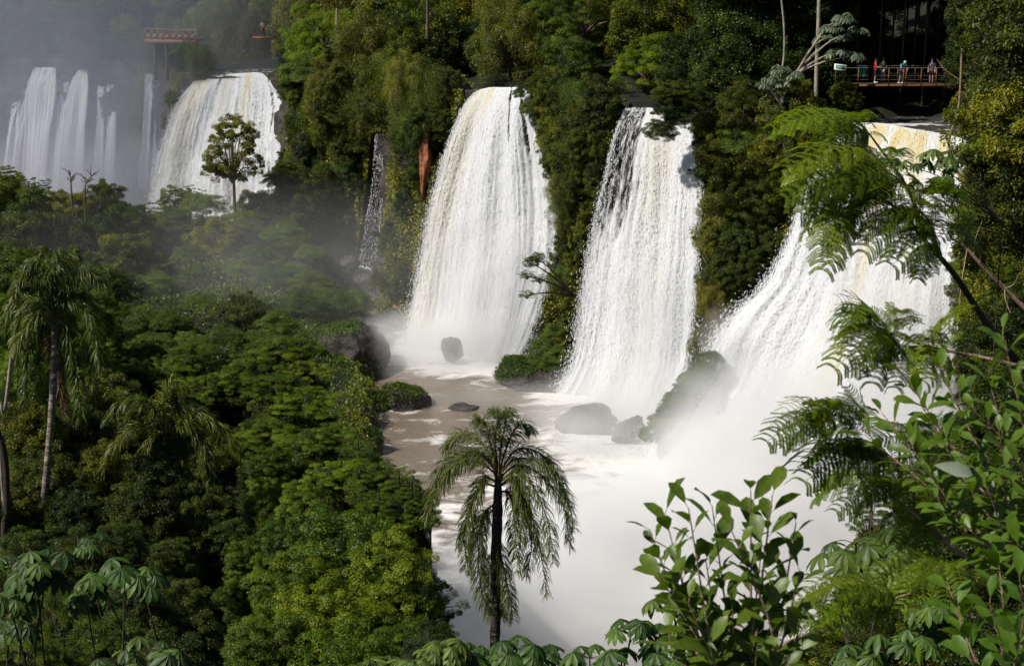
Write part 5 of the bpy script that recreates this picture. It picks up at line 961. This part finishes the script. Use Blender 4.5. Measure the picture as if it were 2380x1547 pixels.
def person(label, loc, rz, pose, mats, hat=None):
    """one skinned body, clothes and hair as children; pose: dict of joint positions for a 1.72 m figure"""
    J = dict(pel=(0, 0, .95), che=(0, 0, 1.28), nek=(0, 0, 1.47), hd0=(0, -.02, 1.55), hd1=(0, -.02, 1.68), shL=(-.19, 0, 1.41), elL=(-.25, -.02, 1.13), wrL=(-.24, -.14, .92), shR=(.19, 0, 1.41), elR=(.25, -.02, 1.13), wrR=(.24, -.14, .92),
             hpL=(-.09, 0, .9), knL=(-.1, -.03, .5), anL=(-.1, .02, .09), toL=(-.11, -.16, .04), hpR=(.09, 0, .9), knR=(.1, -.03, .5), anR=(.1, .02, .09), toR=(.11, -.16, .04)); J.update(pose)
    root = empty('person', loc, label, 'person', rz=rz)
    def skin(nm, edges, rad, m, hands=False):
        keys = []; [keys.append(k) for e in edges for k in e if k not in keys]; co = [Vector(J[k]) for k in keys]; rr = [rad[k] for k in keys]; ed = [(keys.index(a), keys.index(b)) for a, b in edges]
        if hands:
            for s in 'LR':
                w = Vector(J['wr' + s]); dv = (w - Vector(J['el' + s])).normalized(); sd = dv.cross(Vector((0, 1, .2))).normalized(); iw = keys.index('wr' + s); co.append(w + dv * .08); rr.append(.03); ip = len(co) - 1; ed.append((iw, ip))
                for q, (off, ln) in enumerate(((-.03, .07), (-.01, .085), (.01, .08), (.03, .06))):
                    k0 = len(co); co += [w + dv * .1 + sd * off, w + dv * (.1 + ln) + sd * off * 1.2 + Vector((0, -.02, 0))]; rr += [.009, .008]; ed += [(ip, k0), (k0, k0 + 1)]
                k0 = len(co); co += [w + dv * .04 + sd * .045, w + dv * .08 + sd * .07]; rr += [.011, .009]; ed += [(iw, k0), (k0, k0 + 1)]
        me = bpy.data.meshes.new(nm); me.from_pydata([tuple(c) for c in co], ed, []); me.materials.append(M[m]); o = link(nm, me, root); o.modifiers.new('skin', 'SKIN'); sl = me.skin_vertices[0].data if me.skin_vertices else None
        if sl is None:
            import bmesh; bm = bmesh.new(); bm.from_mesh(me); bm.verts.layers.skin.verify(); bm.to_mesh(me); bm.free(); sl = me.skin_vertices[0].data
        for i, x in enumerate(rr): sl[i].radius = (x, x * (.8 if keys[i] in ('che', 'pel') else 1) if i < len(keys) else x)
        sl[0].use_root = True
        sub = o.modifiers.new('sub', 'SUBSURF'); sub.levels = 1; sub.render_levels = 1; return o
    rad = dict(pel=.14, che=.15, nek=.055, hd0=.085, hd1=.09, shL=.06, elL=.042, wrL=.028, shR=.06, elR=.042, wrR=.028, hpL=.085, knL=.058, anL=.04, toL=.035, hpR=.085, knR=.058, anR=.04, toR=.035)
    body = [('pel', 'che'), ('che', 'nek'), ('nek', 'hd0'), ('hd0', 'hd1'), ('che', 'shL'), ('shL', 'elL'), ('elL', 'wrL'), ('che', 'shR'), ('shR', 'elR'), ('elR', 'wrR'), ('pel', 'hpL'), ('hpL', 'knL'), ('knL', 'anL'), ('anL', 'toL'), ('pel', 'hpR'), ('hpR', 'knR'), ('knR', 'anR'), ('anR', 'toR')]
    skin('body', body, rad, 'skin', True)
    r2 = {k: v * 1.18 + .012 for k, v in rad.items()}; r2['nek'] = .075; J['slL'] = tuple(.4 * np.array(J['shL']) + .6 * np.array(J['elL'])); J['slR'] = tuple(.4 * np.array(J['shR']) + .6 * np.array(J['elR'])); r2['slL'] = r2['slR'] = .07; J['nk0'] = tuple(.45 * np.array(J['che']) + .55 * np.array(J['nek'])); r2['nk0'] = .1
    skin('shirt', [('pel', 'che'), ('che', 'nk0'), ('che', 'shL'), ('shL', 'slL'), ('che', 'shR'), ('shR', 'slR')], r2, mats[0])
    J['k1L'] = tuple(np.array(J['knL']) + [0, 0, .03]); J['k1R'] = tuple(np.array(J['knR']) + [0, 0, .03]); r2['k1L'] = r2['k1R'] = .085; r3 = dict(r2); r3['pel'] = .165
    skin('trousers', [('pel', 'hpL'), ('hpL', 'k1L'), ('pel', 'hpR'), ('hpR', 'k1R')] if mats[2] else [('pel', 'hpL'), ('hpL', 'knL'), ('knL', 'anL'), ('pel', 'hpR'), ('hpR', 'knR'), ('knR', 'anR')], r3, mats[1])
    h = Vector(J['hd1']); mb = MB(); th = np.linspace(0, pi * .58, 8)[:, None]; ph = np.linspace(0, 2 * pi, 14, endpoint=False)[None]
    V = np.stack([.108 * np.sin(th) * np.cos(ph), .118 * np.sin(th) * np.sin(ph) + .015, .115 * np.cos(th) + 0 * ph], -1).reshape(-1, 3); mb.add(V, grid_faces(8, 14, True)); o = mb.build('hair' if not hat else 'cap', [M[hat or 'hair']], root, smooth=True); o.location = h
    mb = MB(); f = Vector(J['hd0']); box(mb, f + Vector((0, -.1, .03)), (.02, .03, .035)); box(mb, f + Vector((0, -.088, -.02)), (.05, .01, .012)); mb.build('nose_and_mouth', [M['skin']], root)
    mb = MB(); [box(mb, f + Vector((s * .03, -.086, .055)), (.02, .008, .01)) for s in (-1, 1)]; mb.build('eyes', [M['hair']], root)
    mb = MB()
    for s in 'LR':
        a, t = Vector(J['an' + s]), Vector(J['to' + s]); box(mb, (a + t) / 2 + Vector((0, 0, -.01)), (.1, .28, .09))
    mb.build('shoes', [M[mats[3]]], root); return root
def people():
    z, d = bridge_right(); z += -.035
    def at(u, dd=.9): q = P(u, 175, d + dd); return (q[0], q[1], z)
    person('person in a bright red shirt standing side on at the footbridge rail', at(2034), radians(75), dict(elL=(-.24, -.12, 1.15), wrL=(-.2, -.34, 1.2)), ('red_cloth', 'dark_cloth', 1, 'white'))
    person('person in dark top and pale trousers behind the rail, right of the red shirt', at(2052, 1.2), radians(150), dict(), ('dark_cloth', 'grey_cloth', 0, 'dark_cloth'))
    person('person in a loose blue top and pale cap bending over the footbridge rail', at(2095, .5), radians(20), dict(che=(0, -.12, 1.27), nek=(0, -.26, 1.42), hd0=(0, -.34, 1.46), hd1=(0, -.4, 1.56), shL=(-.2, -.2, 1.37), elL=(-.28, -.36, 1.15), wrL=(-.2, -.42, 1.0), shR=(.2, -.2, 1.37), elR=(.3, -.36, 1.15), wrR=(.2, -.42, 1.0), anL=(-.14, .1, .09), toL=(-.14, -.08, .04)), ('blue_cloth', 'dark_cloth', 1, 'white'), 'light_blue')
    person('person in navy clothes standing in the shade at the right of the footbridge', at(2165, 1.0), radians(-20), dict(), ('navy', 'dark_cloth', 1, 'dark_cloth'))
    bridge_left()
    q = P(612, 86, 186); person('distant person in a pale top at the forest edge above the wide left waterfall', q, radians(30), dict(), ('pale_cloth', 'dark_cloth', 0, 'dark_cloth'))
    mb = MB(); box(mb, (0, .4, -.08), (2.4, 1.6, .1)); tube(mb, [(-1.2, -.3, 1.1), (0, -.3, 1.1), (1.2, -.3, 1.1)], .03, 6)
    for x in (-1.1, 0, 1.1): tube(mb, [(x, -.3, -2.2), (x, -.3, 0), (x, -.3, 1.1)], .04, 6)
    tag(mb.build('lookout_platform', M['rust'], loc=q), 'small rusty lookout platform under the distant person', 'platform')
def mist_mat(name, dens, nscale=.12, soft=1.6, col=(.985, .985, .985), contrast=.9, aniso=-.15):
    m, nt, out = mat_new(name); L = nt.links.new; tc = nd(nt, 'ShaderNodeTexCoord'); g = nd(nt, 'ShaderNodeVectorMath', operation='LENGTH'); L(tc.outputs['Object'], g.inputs[0])
    mp = nd(nt, 'ShaderNodeMapping'); geo = nd(nt, 'ShaderNodeNewGeometry'); mp.inputs['Scale'].default_value = (nscale,) * 3; L(geo.outputs['Position'], mp.inputs[0])
    n = nd(nt, 'ShaderNodeTexNoise', i_Scale=1., i_Detail=5, i_Roughness=.55); L(mp.outputs[0], n.inputs['Vector'])
    f = mth(nt, 'SUBTRACT', 1., g.outputs['Value'], clamp=True); f = mth(nt, 'POWER', f, soft)
    q = mth(nt, 'ADD', mth(nt, 'MULTIPLY', mth(nt, 'SUBTRACT', n.outputs[0], .5), 2 * contrast * 2), 1.)
    q = mth(nt, 'MAXIMUM', q, .03)
    v = nd(nt, 'ShaderNodeVolumePrincipled'); v.inputs['Color'].default_value = (*col, 1); v.inputs['Anisotropy'].default_value = aniso; L(mth(nt, 'MULTIPLY', mth(nt, 'MULTIPLY', f, q), dens), v.inputs['Density']); L(v.outputs[0], out.inputs['Volume']); return m
def mist(u, v, d, rx, ry, rz, dens, label, soft=1.4, ns=.12, **k):
    c = P(u, v, d); n, m = 16, 24; th = np.linspace(0, pi, n)[:, None]; ph = np.linspace(0, 2 * pi, m, endpoint=False)[None]
    V = np.stack([np.sin(th) * np.cos(ph), np.sin(th) * np.sin(ph), np.cos(th) + 0 * ph], -1).reshape(-1, 3); mb = MB(); mb.add(V, grid_faces(n, m, True)[:, ::-1]); me = mb.data('mist', [mist_mat('mist_%d' % (u + v), dens, ns, soft, **k)], True)
    o = link('mist', me, None, c); o.scale = (rx, ry, rz); tag(o, label, 'mist', kind='stuff'); return o
def mists():
    mist(1790, 1010, 98, 7.5, 5, 6, .28, 'spray rising over the lower part of the huge right waterfall', .9, .18, contrast=1.8)
    mist(1800, 1300, 92, 17, 11, 13, .5, 'thick white spray cloud at the foot of the huge right waterfall', .9, .1, contrast=2.)
    mist(1540, 1430, 84, 13, 9, 9, .5, 'billowing white mist over the river right of the central palm', .9, .13, contrast=2.)
    mist(1200, 1530, 73, 13, 7, 6.5, .38, 'low white mist at the bottom around the palm trunk', .9, .14, contrast=1.2)
    mist(1640, 1110, 102, 6.5, 4.5, 5, .4, 'mist rolling off the left side of the huge right waterfall', 1., .2, contrast=2.)
    mist(1480, 960, 114, 9, 5, 4.5, .3, 'white spray at the foot of the third waterfall', 1.1, .25, contrast=1.2)
    mist(1510, 800, 118, 3.6, 3, 9, .13, 'veil of drops hanging before the third waterfall', .9, .3)
    mist(1030, 830, 131.5, 10, 6, 4.5, .38, 'white spray at the foot of the middle waterfall', 1., .25, contrast=1.2)
    mist(1110, 680, 132, 5.5, 4, 8.5, .12, 'veil of drops hanging before the middle waterfall', .9, .3)
    mist(1380, 1000, 107.5, 9, 3.5, 3, .2, 'thin mist around the large rounded boulder', 1.0, .25, contrast=1.2)
    mist(2060, 900, 97, 7.5, 6, 12, .16, 'veil of spray before the huge right waterfall', .9, .2)
    mist(1672, 800, 107, 2.2, 2, 3, .16, 'burst of spray where the right waterfall hits its ledge', 1.1, .4, contrast=1.2)
    mist(40, 250, 190, 38, 17, 36, .058, 'tall spray cloud tinted with skylight, hiding the far left falls', .8, .04, aniso=.62, col=(.87, .9, 1.))  # blue of the skylight put into the colour of white mist
    mist(170, 440, 197, 24, 7, 8, .16, 'pale mist boiling up from the foot of the far left falls', .9, .1, aniso=.3)
    mist(1180, 960, 120, 9, 4.5, 2.6, .13, 'thin mist drifting over the brown pool', .9, .2, contrast=1.4)
    mist(560, 640, 140, 28, 18, 9, .012, 'faint drifting mist over the bushy flat', .9, .08)
    mist(850, 640, 152, 7, 4, 7, .03, 'wisps of mist by the small cascade', 1.1, .25)
def setup():
    cam = bpy.data.cameras.new('camera'); co = bpy.data.objects.new('camera', cam); C.objects.link(co); bpy.context.scene.camera = co
    co.location = (0, 0, CZ); co.rotation_euler = (radians(90) - PITCH, 0, 0); cam.sensor_width = 36; cam.lens = 36 * FOC / 2380; cam.clip_end = 3000; cam.clip_start = .1
    cam.dof.use_dof = True; cam.dof.focus_distance = 95; cam.dof.aperture_fstop = 9
    to_sun = Vector((-.6, -.27, .74)).normalized()
    s = bpy.data.lights.new('sun', 'SUN'); s.energy = 5.; s.angle = radians(.5); s.color = (1, .955, .88); so = bpy.data.objects.new('sun', s); C.objects.link(so)
    so.rotation_euler = to_sun.to_track_quat('Z', 'Y').to_euler(); so.location = (-60, 0, 80)
    w = bpy.data.worlds.new('World'); bpy.context.scene.world = w; w.use_nodes = True; nt = w.node_tree; bg = nt.nodes['Background']
    sk = nt.nodes.new('ShaderNodeTexSky'); sk.sky_type = 'NISHITA'; sk.sun_disc = False; sk.sun_elevation = math.asin(to_sun.z); sk.sun_rotation = math.atan2(to_sun.x, to_sun.y)
    nt.links.new(sk.outputs[0], bg.inputs[0]); bg.inputs[1].default_value = .05
    sc = bpy.context.scene; sc.view_settings.view_transform = 'Standard'; sc.view_settings.look = 'None'; sc.view_settings.exposure = 0.; sc.view_settings.gamma = 1
    cy = sc.cycles; cy.max_bounces = 6; cy.diffuse_bounces = 3; cy.glossy_bounces = 2; cy.transmission_bounces = 3; cy.transparent_max_bounces = 10; cy.volume_bounces = 5
    cy.use_denoising = True; cy.use_adaptive_sampling = True; cy.adaptive_threshold = .03; cy.volume_step_rate = 1.; cy.volume_max_steps = 128; cy.sample_clamp_indirect = 4
    try: cy.denoiser = 'OPENIMAGEDENOISE'; cy.denoising_input_passes = 'RGB_ALBEDO_NORMAL'
    except Exception: pass
import time as _t
_t0 = _t.time()
for f in (setup, build_ground, build_cliff, build_water, make_crowns, rocks, cliff_plants, forest, midground, bridge_shrubs, ledge_moss, left_jungle, palms, broad_plants, simple_mats, people, mists):
    f(); print(f.__name__, round(_t.time() - _t0, 1))
